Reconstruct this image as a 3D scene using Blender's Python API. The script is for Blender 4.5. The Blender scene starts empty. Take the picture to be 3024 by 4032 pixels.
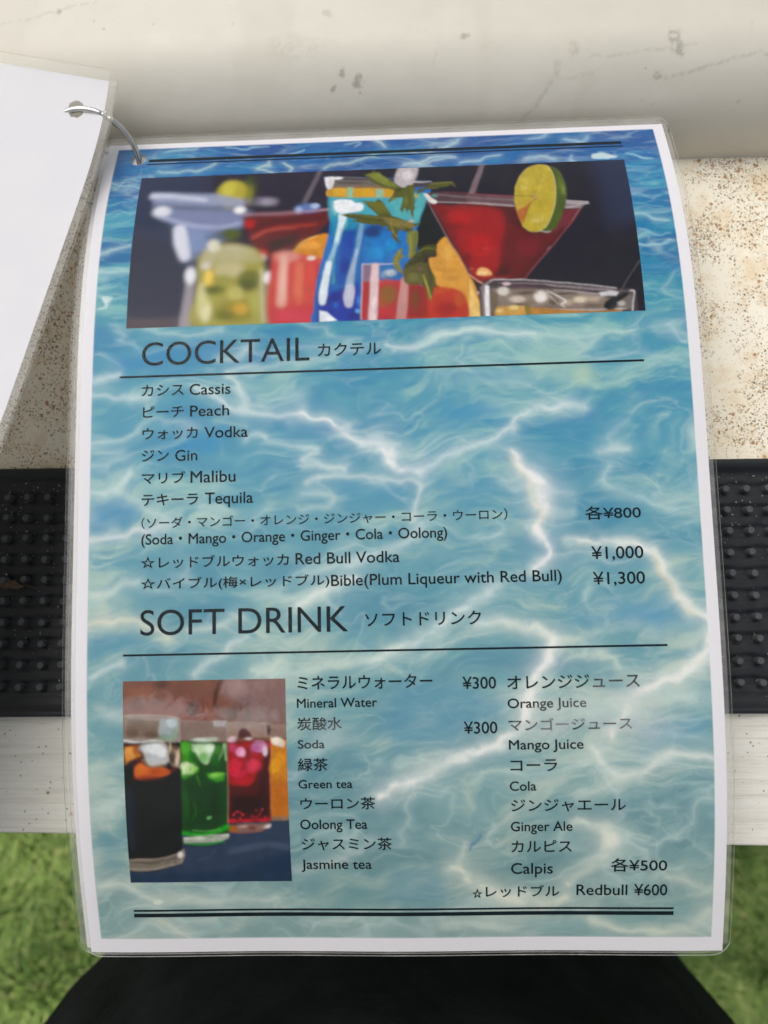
import bpy, bmesh, math, random
import numpy as np
from mathutils import Vector, Matrix
R_ = math.radians
rnd = random.Random(7)
scene = bpy.context.scene
col = scene.collection
MAIN=([[0.999863, 0.013199, 0.009952], [0.012861, -0.999363, 0.033289], [0.010385, -0.033156, -0.999396]], [-0.005256, 0.03671, 1.094685], [0.01397, -0.01982, -0.04086, 1.03757, -0.0282, -0.6833])
LEFT=([[0.977465, -0.200305, -0.066635], [-0.208281, -0.966509, -0.149931], [-0.034371, 0.160431, -0.986448]], [-0.238831, 0.072401, 1.109703], [0.09999, -0.14573, 0.19862, 0.97229, 0.21899, -0.7389])
CAM_ROT=[[0.999528, 0.011966, 0.028311], [-0.007922, 0.990278, -0.138877], [-0.029697, 0.138587, 0.989905]]
CAM_LOC=[0.0, 0.0, 1.346971]
HOLE_MAIN=[12.52, 8.88]
TEXTS=[
["COCKTAIL","l",20.98,78.75,97.17,8.38],
["カクテル","j",81.69,103.2,95.93,4.54],
["カシス","j",21.2,35.62,107.89,3.92],
["Cassis","l",37.68,51.69,107.97,3.77],
["ピーチ","j",21.73,35.69,115.46,3.88],
["Peach","l",37.94,51.23,115.44,3.66],
["ウォッカ","j",21.63,40.51,123.1,3.99],
["Vodka","l",42.88,57.59,123.02,3.7],
["ジン","j",21.51,30.7,130.53,3.96],
["Gin","l",32.94,40.4,130.6,3.68],
["マリブ","j",21.6,36.37,138.15,3.94],
["Malibu","l",38.2,53.38,138.18,3.93],
["テキーラ","j",21.68,40.73,145.63,3.91],
["Tequila","l",43.15,59.26,145.49,3.77],
["☆レッドブルウォッカ","j",21.59,71.11,166.68,3.98],
["Red Bull Vodka","l",73.43,107.78,166.41,3.68],
["☆バイブル(梅×レッドブル)","j",21.68,84.47,174.19,4.35],
["各¥800","j",169.05,187.0,154.08,4.36],
["¥1,000","l",170.42,187.06,166.94,4.04],
["¥1,300","l",170.53,187.11,175.21,4.01],
["SOFT DRINK","l",21.63,90.52,188.67,8.35],
["炭酸水","j",73.28,87.74,220.26,4.1],
["Mineral Water","l",73.3,99.35,212.97,2.88],
["Soda","l",73.34,81.97,226.09,2.7],
["緑茶","j",73.14,82.87,233.44,4.15],
["Green tea","l",73.17,90.67,239.13,2.75],
["ウーロン茶","j",73.57,97.89,246.23,3.98],
["Oolong Tea","l",73.26,95.1,252.79,3.24],
["ジャスミン茶","j",73.48,102.91,260.07,4.26],
["Jasmine tea","l",73.05,96.08,266.6,3.24],
["¥300","l",127.2,137.88,207.83,3.83],
["オレンジジュース","j",141.52,183.71,208.15,4.23],
["Orange Juice","l",141.46,166.47,214.19,3.0],
["¥300","l",127.2,137.85,222.11,3.83],
["マンゴージュース","j",141.57,180.75,221.39,3.82],
["Mango Juice","l",141.47,165.15,227.42,3.02],
["コーラ","j",141.77,156.6,234.49,3.73],
["Cola","l",141.42,149.84,240.74,3.0],
["ジンジャエール","j",141.7,178.15,247.77,4.1],
["Ginger Ale","l",141.53,161.14,254.19,3.17],
["カルピス","j",141.65,160.91,261.34,3.97],
["Calpis","l",141.44,154.85,268.9,3.76],
["各¥500","j",173.49,191.25,268.3,4.62],
["☆","j",128.83,131.9,277.48,3.41],
["レッドブル","j",133.16,156.95,277.19,4.17],
["Redbull","l",162.56,178.76,276.58,3.69],
["¥600","l",180.96,191.46,276.64,3.98],
["（ソーダ・マンゴー・オレンジ・ジンジャー・コーラ・ウーロン）","j",21.64,143.6,153.34,3.76],
["(Soda・Mango・Orange・Ginger・Cola・Oolong)","l",21.7,123.62,158.66,3.23],
["Bible(Plum Liqueur with Red Bull)","l",85.14,160.4,173.8,3.67],
["ソフトドリンク","j",96.03,133.81,187.22,4.44],
["ミネラルウォーター","j",73.6,117.4,207.24,4.41]]
COCKTAIL_PHOTO=[
["p","3a3f56",0.67,1,[[4.05,10.84],[42.15,13.06],[46.34,86.27],[11.57,85.01]]],
["p","36303c",7.99,1,[[40.36,-4.62],[120.79,0.44],[117.91,95.95],[43.0,93.33]]],
["p","302a34",2.0,1,[[96.68,-1.08],[215.34,6.41],[202.99,98.93],[96.4,95.2]]],
["p","383c54",5.99,0.9,[[179.62,9.97],[199.89,11.21],[201.42,47.73],[183.9,50.31]]],
["p","3a3a48",1.33,0.7,[[8.42,42.15],[33.97,55.24],[36.64,85.92],[11.57,85.01]]],
["p","5a4f56",0.93,1,[[11.35,79.87],[40.65,79.85],[40.83,87.52],[11.63,86.46]]],
["s","6e6670",0.67,0.9,[[81.65,19.69,1.73],[76.63,34.46,1.73]]],
["s","5c4a52",0.8,0.8,[[84.84,42.2,1.47],[78.43,49.72,1.47]]],
["s","b4adb4",0.93,0.9,[[114.11,17.78,5.66],[111.74,27.03,5.0]]],
["s","8a7478",0.53,0.8,[[141.67,18.28,1.73],[135.71,37.42,1.73]]],
["p","747e9c",1.73,0.95,[[21.05,34.51],[55.05,36.66],[54.4,44.3],[47.28,51.69],[41.85,56.4],[35.61,58.97],[31.83,55.15],[28.79,43.1],[23.37,39.26]]],
["s","aab0c8",1.6,0.95,[[21.2,29.22,3.0],[43.16,32.77,3.33]]],
["p","8d98c0",1.33,0.9,[[28.94,36.77],[54.49,39.39],[54.04,44.28],[34.84,46.88]]],
["e","d2d4e6",1.47,1,[24.94,36.76,3.06,2.26]],
["s","c9cee2",1.33,1,[[31.89,45.88,4.0],[32.99,51.05,4.8],[34.4,56.49,3.66]]],
["e","7d94c0",1.47,0.9,[37.95,50.43,3.0,4.0]],
["s","a8a0aa",0.93,0.9,[[36.9,68.05,3.0],[35.75,83.71,4.66]]],
["e","eaeaf2",0.8,1,[36.94,64.33,2.0,3.33]],
["e","525a28",1.07,1,[55.91,27.06,2.66,5.66]],
["e","b4a83a",0.93,1,[49.85,29.42,5.86,6.93]],
["e","c4b748",0.93,0.6,[48.14,31.09,3.0,4.0]],
["e","f0eef0",0.8,1,[53.06,37.21,2.0,1.86]],
["s","88808c",1.07,0.8,[[55.58,33.39,3.0],[65.04,33.87,3.66]]],
["p","6a2024",0.93,1,[[53.67,40.26],[85.23,39.7],[82.98,46.5],[75.67,53.36],[65.23,58.61],[59.88,56.36],[57.14,49.6]]],
["p","3c2028",1.2,0.9,[[63.61,51.58],[74.87,48.7],[72.84,52.82],[65.15,55.78]]],
["s","a07480",0.67,0.9,[[55.21,39.43,0.93],[70.33,39.7,0.8],[85.21,38.42,1.07]]],
["e","b81828",1.07,1,[57.01,43.54,1.86,1.86]],
["s","a33a2c",0.8,0.9,[[58.57,49.67,1.47],[66.27,46.16,1.47],[80.47,45.08,1.33]]],
["e","c4142a",0.93,1,[62.0,56.45,1.73,1.6]],
["e","e2c8cc",0.8,1,[61.35,58.21,2.0,1.47]],
["e","6078b0",0.93,1,[77.8,37.5,4.13,2.13]],
["e","a8bfe8",0.67,1,[74.44,38.26,1.33,1.47]],
["e","b4c4e8",0.67,0.9,[80.3,36.7,1.6,1.2]],
["p","a8a050",1.47,1,[[39.19,57.1],[48.0,51.72],[59.47,54.71],[62.84,61.31],[63.91,84.74],[38.53,83.81],[39.28,69.68]]],
["e","c2bea0",1.6,1,[50.33,55.95,7.33,3.2]],
["s","d8d4cc",1.2,0.9,[[44.43,51.56,2.66],[42.4,60.45,3.66]]],
["e","56602a",1.07,1,[50.29,47.84,3.73,2.53]],
["e","c8be90",1.2,0.9,[50.58,62.38,5.33,3.33]],
["e","dcbc50",1.07,0.9,[43.54,65.61,1.86,3.0]],
["e","d0cc88",1.2,0.9,[41.95,76.57,2.66,4.66]],
["e","7c8428",1.2,0.9,[45.6,70.31,3.33,1.86]],
["e","6c7030",1.47,0.9,[57.72,66.57,4.13,3.66]],
["e","8f8824",1.6,0.9,[53.12,78.48,6.66,4.0]],
["e","c09a34",1.07,0.7,[53.78,77.02,2.66,2.0]],
["e","b8b45c",0.93,0.7,[60.0,75.77,2.0,4.0]],
["s","988e70",0.8,0.9,[[63.71,69.12,2.66],[64.59,84.04,3.2]]],
["e","f4eef0",0.53,1,[64.21,66.06,1.6,2.4]],
["p","d25048",0.8,1,[[65.74,56.62],[83.11,57.36],[82.46,65.26],[80.73,84.27],[65.07,84.06],[65.02,64.54]]],
["p","c83848",1.33,0.7,[[65.9,76.74],[80.75,77.31],[80.73,84.63],[65.28,84.06]]],
["e","d89088",0.93,0.9,[70.84,58.05,4.66,2.33]],
["s","e8a898",0.8,0.95,[[69.58,58.4,3.0],[69.01,76.12,3.33]]],
["s","d86a50",0.8,0.7,[[75.8,61.85,2.66],[75.23,75.61,2.66]]],
["p","d28a2c",0.67,1,[[72.78,56.92],[75.65,52.28],[80.56,49.98],[85.5,49.7],[85.01,59.06],[79.26,58.17],[75.74,57.05]]],
["e","ecd2cc",0.53,1,[79.41,58.98,1.47,0.93]],
["p","9aa2c0",1.07,0.9,[[19.85,27.16],[42.85,28.86],[54.79,32.4],[54.3,36.16],[21.32,33.57]]],
["p","8088ac",1.2,0.9,[[27.39,35.76],[54.41,38.01],[54.33,42.97],[44.68,43.85],[30.08,41.38]]],
["s","ccd0e4",0.8,0.95,[[20.64,28.89,2.4],[28.97,29.62,2.0],[40.15,31.65,1.73]]],
["s","6c7898",0.8,0.7,[[21.95,32.65,1.07],[36.69,33.87,0.93],[52.85,36.09,0.8]]],
["e","e2e4f0",0.93,1,[24.55,36.55,2.93,2.26]],
["s","b0b8d8",0.93,0.8,[[25.55,39.36,2.0],[34.54,42.93,1.6],[46.18,44.8,1.33],[53.25,42.92,1.07]]],
["p","8494bc",1.2,0.85,[[34.78,46.01],[44.85,46.47],[42.43,53.97],[37.54,55.4]]],
["s","dcdeec",0.8,1,[[31.82,45.0,4.13],[32.78,50.2,4.93],[34.38,56.08,3.73]]],
["e","4c5878",1.07,0.6,[45.0,49.05,3.33,2.0]],
["s","787088",0.8,0.7,[[54.76,31.92,1.73],[64.63,32.9,2.26]]],
["e","a49cac",0.67,0.8,[62.86,33.76,2.26,1.73]],
["e","d0c850",1.07,0.7,[48.5,26.16,2.66,3.33]],
["e","8c8a2c",0.93,0.7,[56.07,29.55,1.6,4.0]],
["s","3c401c",0.8,0.7,[[54.7,20.3,0.93],[58.39,25.68,1.47],[57.82,34.46,1.07]]],
["e","f8f6f6",0.53,1,[53.06,37.21,1.73,1.6]],
["s","541820",0.67,0.7,[[59.06,44.52,1.33],[71.85,42.47,1.6],[83.27,42.12,1.07]]],
["s","3c1418",0.8,0.7,[[63.72,54.9,1.33],[70.7,51.89,1.73]]],
["s","c46058",0.53,0.7,[[58.57,49.67,0.8],[63.44,46.9,0.8],[73.38,46.06,0.67]]],
["s","b88c94",0.47,0.8,[[55.21,39.43,0.53],[66.0,39.31,0.53],[85.21,38.42,0.67]]],
["p","b8b080",0.93,0.8,[[41.0,53.9],[59.47,54.71],[61.74,59.67],[45.58,60.58],[40.55,58.77]]],
["e","e4e0cc",0.8,0.8,[44.48,52.4,2.4,2.66]],
["e","9c9a48",0.8,0.7,[48.61,66.21,3.33,2.0]],
["e","dcd8a0",0.8,0.8,[41.09,71.27,1.6,4.0]],
["e","565c20",0.93,0.7,[45.24,69.92,3.06,1.33]],
["e","50541c",1.07,0.7,[57.08,68.86,3.33,2.26]],
["e","c8c070",0.93,0.8,[52.97,71.74,2.66,2.66]],
["e","d4a840",0.8,0.8,[55.18,77.82,2.4,2.0]],
["e","6c7024",0.93,0.7,[48.98,79.8,3.33,2.0]],
["e","e8e4b8",0.8,0.8,[42.71,78.82,1.73,3.33]],
["s","d8d4b0",0.67,0.7,[[61.83,62.84,0.93],[62.72,82.51,1.07]]],
["e","f8d868",0.67,0.9,[43.31,65.21,1.33,2.66]],
["s","e8b4a4",0.6,0.9,[[69.88,59.21,2.0],[69.27,74.64,2.4]]],
["s","f4ccc0",0.53,0.6,[[70.21,61.61,0.8],[69.67,72.4,0.8]]],
["s","b83840",0.67,0.7,[[65.57,58.23,0.93],[65.75,82.62,1.07]]],
["s","e07860",0.8,0.7,[[75.11,61.82,2.66],[74.52,72.59,3.33]]],
["e","dc4860",1.07,0.6,[73.18,80.71,5.99,2.0]],
["s","a83848",0.53,0.6,[[81.74,62.1,0.93],[80.4,83.17,1.2]]],
["e","f0a848",0.67,0.8,[79.2,53.93,3.33,1.6]],
["s","f4c878",0.4,0.7,[[73.26,56.13,0.53],[76.36,52.31,0.53],[81.26,50.01,0.53]]],
["p","1a6cb4",0.41,1,[[83.32,22.36],[84.99,32.3],[85.8,41.48],[85.25,50.02],[83.79,57.07],[82.12,63.86],[80.87,71.38],[80.24,79.61],[80.65,84.12],[116.72,85.45],[117.22,67.21],[116.21,57.48],[116.64,49.36],[117.9,43.02],[120.76,35.3],[122.24,30.66],[122.36,27.01],[105.02,24.19]]],
["p","4aa6b8",0.9,1,[[84.96,31.11],[120.85,32.38],[120.3,35.85],[118.15,41.93],[116.92,47.27],[106.53,46.79],[96.98,44.2],[91.75,46.1],[86.05,43.68]]],
["p","2e8cb0",1.23,0.9,[[86.02,41.49],[96.98,43.11],[98.71,46.42],[93.49,48.3],[89.6,51.25],[86.99,51.13]]],
["p","5cb0b4",0.74,0.8,[[106.69,34.59],[120.38,33.53],[117.9,43.02],[116.11,45.1],[112.66,43.85],[109.21,42.6]]],
["p","1878c0",1.64,0.9,[[96.96,51.58],[109.09,49.01],[116.0,49.33],[116.21,57.48],[114.8,62.32],[96.9,61.57]]],
["e","0f3a74",1.07,0.9,[100.87,49.16,2.87,2.3]],
["e","123f78",0.82,0.7,[103.05,47.16,2.05,1.23]],
["e","2890d0",1.23,0.8,[102.07,57.86,2.87,2.46]],
["e","2c98d8",0.98,0.7,[107.26,55.09,2.05,2.46]],
["p","1250a8",1.23,0.95,[[90.02,48.14],[94.36,48.34],[94.35,54.52],[92.61,61.39],[90.87,68.97],[88.32,68.87],[89.19,59.29]]],
["e","0c3890",0.98,0.8,[91.11,62.78,1.64,2.87]],
["e","1848a8",0.66,0.7,[93.06,54.47,0.82,2.87]],
["p","0c3ca0",1.23,0.95,[[81.51,74.18],[95.98,69.17],[96.65,83.82],[81.49,83.71]]],
["e","0a2c7c",0.98,0.7,[87.45,74.41,2.46,1.64]],
["e","0a2c7c",0.98,0.7,[94.15,81.49,2.05,1.64]],
["e","2a70d0",0.49,0.8,[87.94,77.41,0.9,1.07]],
["e","3c90e0",0.57,0.7,[95.9,76.12,0.66,1.64]],
["e","58b4e8",0.33,0.9,[95.52,80.1,0.82,0.82]],
["e","1a58b8",0.82,0.7,[85.34,71.55,1.23,2.46]],
["p","2878c8",0.57,0.7,[[82.34,65.78],[84.45,58.1],[85.69,51.07],[86.99,51.13],[85.32,61.08],[83.63,67.73]]],
["p","4c4448",0.33,1,[[84.3,21.77],[122.37,26.7],[122.06,29.44],[109.41,29.99],[86.24,28.16]]],
["p","7a7068",0.49,0.8,[[87.06,24.16],[100.54,24.89],[106.77,28.02],[105.87,29.19],[87.13,27.9]]],
["s","8c8488",0.29,0.8,[[90.19,23.06,0.41],[100.54,24.07,0.33],[106.79,26.17,0.25]]],
["s","2c262a",0.41,0.6,[[88.44,25.8,0.66],[96.96,26.26,0.57]]],
["s","a87c38",0.33,0.7,[[87.13,27.77,0.41],[105.88,28.46,0.41]]],
["p","c89a30",0.37,1,[[84.91,28.39],[91.61,28.44],[108.97,29.96],[109.36,33.55],[105.82,33.84],[84.99,32.42]]],
["p","d8a838",0.41,0.8,[[86.7,28.79],[91.17,28.91],[91.2,32.03],[86.76,31.92]]],
["p","d8a42c",0.41,0.7,[[95.19,29.24],[101.42,29.57],[101.41,32.67],[95.2,32.47]]],
["p","8cc0a0",0.49,0.95,[[91.96,28.15],[93.93,28.26],[94.14,33.07],[91.88,32.95]]],
["p","8cbca4",0.49,0.95,[[102.31,29.61],[104.75,29.74],[104.94,33.91],[102.29,33.78]]],
["s","70a890",0.29,0.7,[[84.99,32.66,0.33],[96.09,33.58,0.33],[105.81,34.31,0.33]]],
["p","b0b050",0.41,0.7,[[115.99,32.72],[117.77,32.22],[117.7,34.85],[115.95,34.47]]],
["p","e6e2e4",0.33,1,[[83.42,22.69],[87.03,22.56],[87.08,25.1],[86.47,28.17],[84.91,28.7],[83.96,26.18]]],
["e","f0eef0",0.37,1,[88.31,23.4,1.8,0.74]],
["p","eef2f8",0.41,1,[[87.03,34.75],[89.01,33.98],[93.44,34.5],[94.78,35.84],[96.98,35.95],[97.78,37.59],[97.2,39.53],[94.35,40.23],[89.08,40.25],[87.3,38.2]]],
["s","a8d8dc",0.33,0.7,[[86.36,34.72,0.33],[86.64,38.17,0.33],[87.77,41.02,0.33]]],
["s","d4e8ee",0.41,1,[[90.41,41.7,3.12],[90.08,44.41,2.62],[89.15,48.1,1.8],[88.09,53.23,1.48]]],
["s","7cc4cc",0.33,0.7,[[91.95,42.87,0.57],[91.75,46.1,0.49],[90.45,48.16,0.33],[88.96,54.29,0.33]]],
["s","9cc4dc",0.49,0.9,[[88.09,53.23,1.39],[87.03,57.21,1.64],[85.75,61.1,1.89]]],
["s","e0ecf4",0.41,1,[[85.54,61.58,2.13],[84.69,65.88,2.46],[83.97,70.1,2.71],[83.55,73.8,2.95],[83.37,76.32,2.3]]],
["s","4ca8b4",0.33,0.7,[[87.47,59.21,0.57],[87.04,64.06,0.49],[87.13,68.35,1.07],[86.62,69.5,0.57]]],
["s","7ca4c8",0.49,0.95,[[97.19,45.82,1.8],[96.31,51.55,1.97],[95.42,56.58,1.39]]],
["s","a8bcd4",0.49,0.9,[[95.42,56.58,1.23],[94.33,61.46,1.64],[93.23,67.18,2.46],[92.65,70.91,2.95]]],
["s","c8c8dc",0.49,0.95,[[92.77,71.38,3.28],[92.45,74.15,3.77],[92.43,77.13,2.87]]],
["p","e8f0f8",0.29,1,[[82.35,79.24],[84.89,79.79],[86.78,81.89],[88.45,83.29],[82.34,83.51]]],
["s","2050a0",0.33,0.5,[[97.84,46.38,0.41],[96.9,61.57,0.57]]],
["p","c0b8bc",0.66,1,[[110.72,18.03],[117.71,18.43],[116.15,26.67],[113.85,29.62],[110.98,28.86],[109.02,26.29]]],
["e","dcd6da",0.74,0.8,[113.99,23.41,1.89,2.46]],
["s","d0ccd0",0.29,0.9,[[116.15,26.67,0.66],[119.25,27.15,0.49],[122.37,26.89,0.25]]],
["s","7c6c74",0.49,0.9,[[141.49,19.13,1.39],[138.31,27.25,1.39],[136.68,32.6,1.64]]],
["s","8c8088",0.41,0.8,[[136.43,33.18,1.48],[135.34,37.18,1.39]]],
["s","3c3036",1.23,0.6,[[151.42,23.58,1.64],[147.26,31.97,1.23]]],
["p","2c2226",0.41,1,[[120.51,36.15],[122.77,40.5],[127.1,51.9],[124.49,52.81],[122.68,55.77],[117.52,56.54],[116.29,54.48],[116.89,48.32],[118.8,41.96]]],
["p","d89c44",0.41,1,[[123.09,56.28],[124.9,53.34],[126.65,52.4],[128.26,55.01],[131.4,61.57],[134.09,67.9],[136.36,73.57],[137.6,83.57],[133.02,83.84],[129.53,76.96],[123.4,72.14],[121.45,67.38],[120.37,61.1],[122.95,60.24]]],
["e","e0ac58",0.98,0.8,[126.81,59.42,2.05,3.28]],
["s","ba7c30",0.57,0.7,[[121.95,65.03,0.41],[125.73,65.9,0.66],[129.53,65.82,0.41]]],
["e","b87c34",0.66,0.6,[128.14,69.06,2.05,0.9]],
["s","d0903c",0.49,0.6,[[123.33,61.71,0.57],[129.22,62.93,0.41]]],
["p","bc3c20",0.82,1,[[108.67,71.09],[122.98,72.12],[130.9,73.82],[133.21,78.92],[132.6,83.82],[108.39,83.81]]],
["e","c85828",0.98,0.8,[123.36,73.52,3.28,1.23]],
["e","a02418",1.15,0.9,[125.64,80.43,3.69,2.46]],
["e","c06030",0.9,0.7,[130.36,77.0,1.64,2.46]],
["s","f0c878",0.49,1,[[134.39,70.72,0.82],[134.84,74.89,1.64],[135.3,79.0,3.28],[135.55,83.04,3.69]]],
["s","e0a850",0.41,0.7,[[131.76,63.04,0.41],[134.81,70.73,0.57],[136.62,77.24,0.49],[137.41,83.11,0.41]]],
["p","b43a3e",0.41,1,[[97.04,68.75],[117.17,69.09],[116.76,83.68],[96.44,83.46]]],
["p","3878b0",0.57,0.9,[[103.5,63.3],[108.4,63.26],[109.58,67.84],[104.48,68.58]]],
["e","c4d0dc",0.57,0.9,[106.86,66.07,2.05,1.23]],
["e","88a8c4",0.49,0.8,[104.51,66.69,0.98,1.23]],
["p","9c7480",0.49,0.85,[[97.31,62.56],[100.3,62.68],[100.22,69.35],[97.25,69.23]]],
["s","d4ccd4",0.25,0.9,[[97.32,62.17,0.41],[102.01,62.51,0.49],[107.98,62.62,0.33]]],
["s","e8d8dc",0.25,0.8,[[97.32,62.32,0.33],[97.02,71.09,0.29],[96.57,83.37,0.33]]],
["e","c44c4c",0.82,0.8,[105.31,69.55,2.87,1.23]],
["e","8c6834",0.98,0.85,[106.07,74.22,2.87,3.28]],
["e","a05c34",0.82,0.7,[104.32,77.81,2.05,1.64]],
["e","c43440",0.82,0.8,[104.68,80.99,2.46,2.05]],
["s","e4c4c8",0.49,1,[[101.79,63.23,2.62],[101.26,71.26,3.03],[100.65,83.3,3.03]]],
["s","f0dce0",0.41,0.7,[[101.19,75.87,1.23],[100.65,83.08,1.39]]],
["s","cc9490",0.57,0.95,[[111.89,68.88,2.46],[111.31,75.34,3.28],[110.16,83.65,3.44]]],
["e","6c6434",0.98,0.8,[114.63,68.99,2.87,2.05]],
["p","8c3020",0.9,0.8,[[113.32,70.81],[119.63,71.52],[119.29,82.88],[112.61,82.63]]],
["e","70502a",0.82,0.6,[115.28,76.41,1.64,3.28]],
["s","d88c50",0.41,0.5,[[119.55,74.29,0.57],[120.51,77.07,0.49]]],
["p","7c1c24",0.33,1,[[121.38,36.48],[123.74,37.74],[128.95,38.56],[152.7,40.85],[150.8,69.51],[141.58,69.61],[136.94,69.89],[134.13,66.95],[130.27,58.09],[126.36,48.76]]],
["p","5c1824",0.36,1,[[134.5,36.28],[151.77,40.11],[168.93,42.4],[174.59,42.2],[172.26,46.81],[164.76,55.93],[153.52,69.39],[152.72,70.58],[140.65,70.1],[137.37,69.56],[133.19,64.0]]],
["p","981420",1.58,1,[[132.07,39.14],[144.15,40.71],[147.67,44.71],[145.6,53.75],[143.62,62.33],[141.77,69.73],[135.9,69.5],[132.73,57.58]]],
["p","a0141c",1.64,1,[[127.57,40.18],[140.55,41.36],[147.85,48.7],[145.25,63.6],[139.95,68.61],[135.85,66.08],[131.2,56.14]]],
["e","b81c20",2.05,0.8,[132.57,44.8,4.51,2.87]],
["e","b4181c",2.05,0.8,[138.86,56.48,4.1,5.74]],
["e","74141c",1.23,0.6,[129.85,47.87,2.46,1.64]],
["e","6c1018",1.07,0.6,[133.54,61.17,1.64,1.8]],
["e","7c0f18",1.23,0.6,[148.37,53.88,2.05,7.38]],
["p","6c2028",1.43,0.9,[[148.29,46.61],[156.86,52.48],[164.2,53.7],[157.72,61.23],[151.35,68.89],[146.21,69.1],[145.1,62.39]]],
["e","7c2c34",1.43,0.7,[155.01,57.68,3.95,3.59]],
["e","40141c",1.08,0.6,[146.34,66.63,1.43,2.15]],
["p","783840",0.93,0.8,[[168.89,42.88],[174.17,42.66],[169.77,49.45],[162.79,52.75],[165.48,47.42]]],
["s","9c5860",0.29,0.7,[[175.92,40.33,0.36],[169.77,49.45,0.43],[163.12,58.03,0.43],[157.49,64.59,0.43],[153.11,70.19,0.43]]],
["s","d0a8ac",0.14,0.5,[[162.57,58.01,0.22],[161.57,59.04,0.29]]],
["s","d4b0b0",0.11,0.5,[[175.07,41.26,0.14],[171.06,47.68,0.14]]],
["s","402028",0.22,0.6,[[167.68,52.07,0.29],[162.82,57.15,0.22]]],
["s","a07880",0.2,0.75,[[120.72,36.45,0.41],[123.92,44.93,0.41],[127.08,52.42,0.41],[130.23,59.08,0.37],[134.11,67.43,0.37]]],
["s","d8a088",0.2,0.9,[[134.3,67.91,0.41],[136.92,70.35,0.57],[139.78,72.09,0.66]]],
["s","6c2830",0.33,0.6,[[122.83,38.82,0.66],[126.4,47.71,0.57]]],
["p","f0b878",0.41,1,[[137.12,66.13],[138.42,65.23],[140.5,65.79],[141.89,67.51],[141.22,68.42],[137.02,68.25]]],
["e","f8d8a0",0.33,0.8,[138.74,67.38,1.48,0.49]],
["e","d84038",0.57,0.7,[140.28,57.78,0.98,0.66]],
["e","cc3430",0.41,0.7,[138.68,59.93,2.05,0.33]],
["e","e08868",0.25,0.6,[135.12,65.57,0.57,0.33]],
["s","cc3838",0.25,0.6,[[134.59,66.03,0.33],[137.43,68.5,0.25],[143.28,69.21,0.33],[148.32,68.95,0.25]]],
["p","584448",0.25,1,[[119.74,32.61],[123.51,32.04],[131.38,33.21],[151.29,35.98],[152.74,40.3],[150.97,40.21],[131.18,37.54],[124.21,36.91],[121.36,37.05]]],
["p","6c5458",0.22,1,[[134.65,33.49],[151.75,35.39],[151.39,40.09],[144.23,39.49],[134.4,38.27]]],
["s","907c80",0.33,0.8,[[124.34,33.44,0.41],[131.31,34.67,0.49],[142.16,36.26,0.49],[151.19,37.29,0.49]]],
["s","a8989c",0.29,0.8,[[136.71,37.89,0.65],[144.27,38.86,0.72],[151.39,40.09,0.57]]],
["s","b4a0a4",0.25,0.85,[[124.64,37.1,0.49],[131.18,37.54,0.49],[141.99,38.93,0.57],[150.97,40.21,0.57]]],
["s","8c3c40",0.2,0.8,[[127.02,32.4,0.33],[133.59,33.03,0.25],[144.44,34.76,0.29],[151.3,35.81,0.25]]],
["s","8c4048",0.14,0.8,[[136.94,33.77,0.29],[151.75,35.39,0.29]]],
["p","e4e0e0",0.29,1,[[119.3,32.59],[120.83,32.97],[122.52,35.1],[124.22,36.62],[123.75,37.63],[121.79,37.19]]],
["e","68b0a8",0.49,0.7,[123.44,33.98,0.98,0.82]],
["p","8c8084",0.18,1,[[169.36,38.03],[177.52,39.43],[175.81,41.29],[174.22,42.18],[168.96,42.16]]],
["s","d4ccd0",0.14,1,[[169.69,38.55,0.29],[173.05,38.96,0.29],[177.51,39.53,0.36]]],
["s","dcd4d8",0.14,0.9,[[169.79,39.44,0.22],[174.43,40.16,0.29],[177.63,40.17,0.43]]],
["s","bcb0b4",0.25,0.85,[[169.19,41.69,0.57],[172.05,41.35,0.5],[174.74,40.75,0.29]]],
["p","50601f",0.14,1,[[164.96,21.08],[167.19,22.06],[169.2,24.96],[170.4,29.89],[170.42,35.08],[169.26,40.97],[167.46,46.12],[165.24,50.16],[162.65,52.2],[159.15,51.77],[162.65,45.42]]],
["p","6c7c30",0.36,0.7,[[168.05,24.9],[169.77,30.39],[169.67,35.04],[168.43,35.99],[167.81,30.81]]],
["e","a0a860",0.22,0.5,[169.44,33.49,0.36,2.15]],
["s","7c8c58",0.11,0.7,[[164.95,21.14,0.18],[168.22,23.24,0.18],[169.94,28.8,0.18],[170.4,34.57,0.18],[169.26,40.97,0.14]]],
["s","c8bcc0",0.14,0.9,[[159.91,51.49,0.29],[161.73,52.03,0.43],[163.44,51.65,0.29]]],
["p","bca83c",0.14,1,[[164.6,20.78],[161.15,20.3],[157.48,22.08],[154.39,26.34],[152.43,31.57],[151.5,37.63],[152.0,42.06],[152.85,45.89],[153.74,49.17],[156.2,51.33],[159.15,51.68],[161.93,49.55],[164.19,45.02],[165.79,39.83],[166.6,33.35],[166.53,26.46],[165.65,21.97]]],
["s","d0be78",0.11,0.95,[[164.6,20.83,0.25],[161.14,20.35,0.22],[157.48,22.08,0.25],[154.39,26.34,0.25],[152.43,31.57,0.22]]],
["s","dccc8c",0.11,0.95,[[164.96,21.08,0.29],[166.32,24.8,0.29],[166.75,30.75,0.29],[166.39,35.88,0.29],[165.55,40.79,0.29],[163.96,45.48,0.29],[161.73,49.77,0.29],[159.15,51.68,0.25]]],
["s","d0be78",0.11,0.9,[[153.74,49.17,0.22],[156.2,51.33,0.25],[159.15,51.77,0.22]]],
["e","c8b44c",0.93,0.8,[157.32,28.12,2.51,2.15]],
["e","c4ac3c",0.93,0.8,[163.52,31.63,1.79,3.23]],
["e","c4b050",0.93,0.8,[159.59,46.21,2.87,2.51]],
["e","ccbc60",0.65,0.7,[155.48,31.73,1.29,1.43]],
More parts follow.
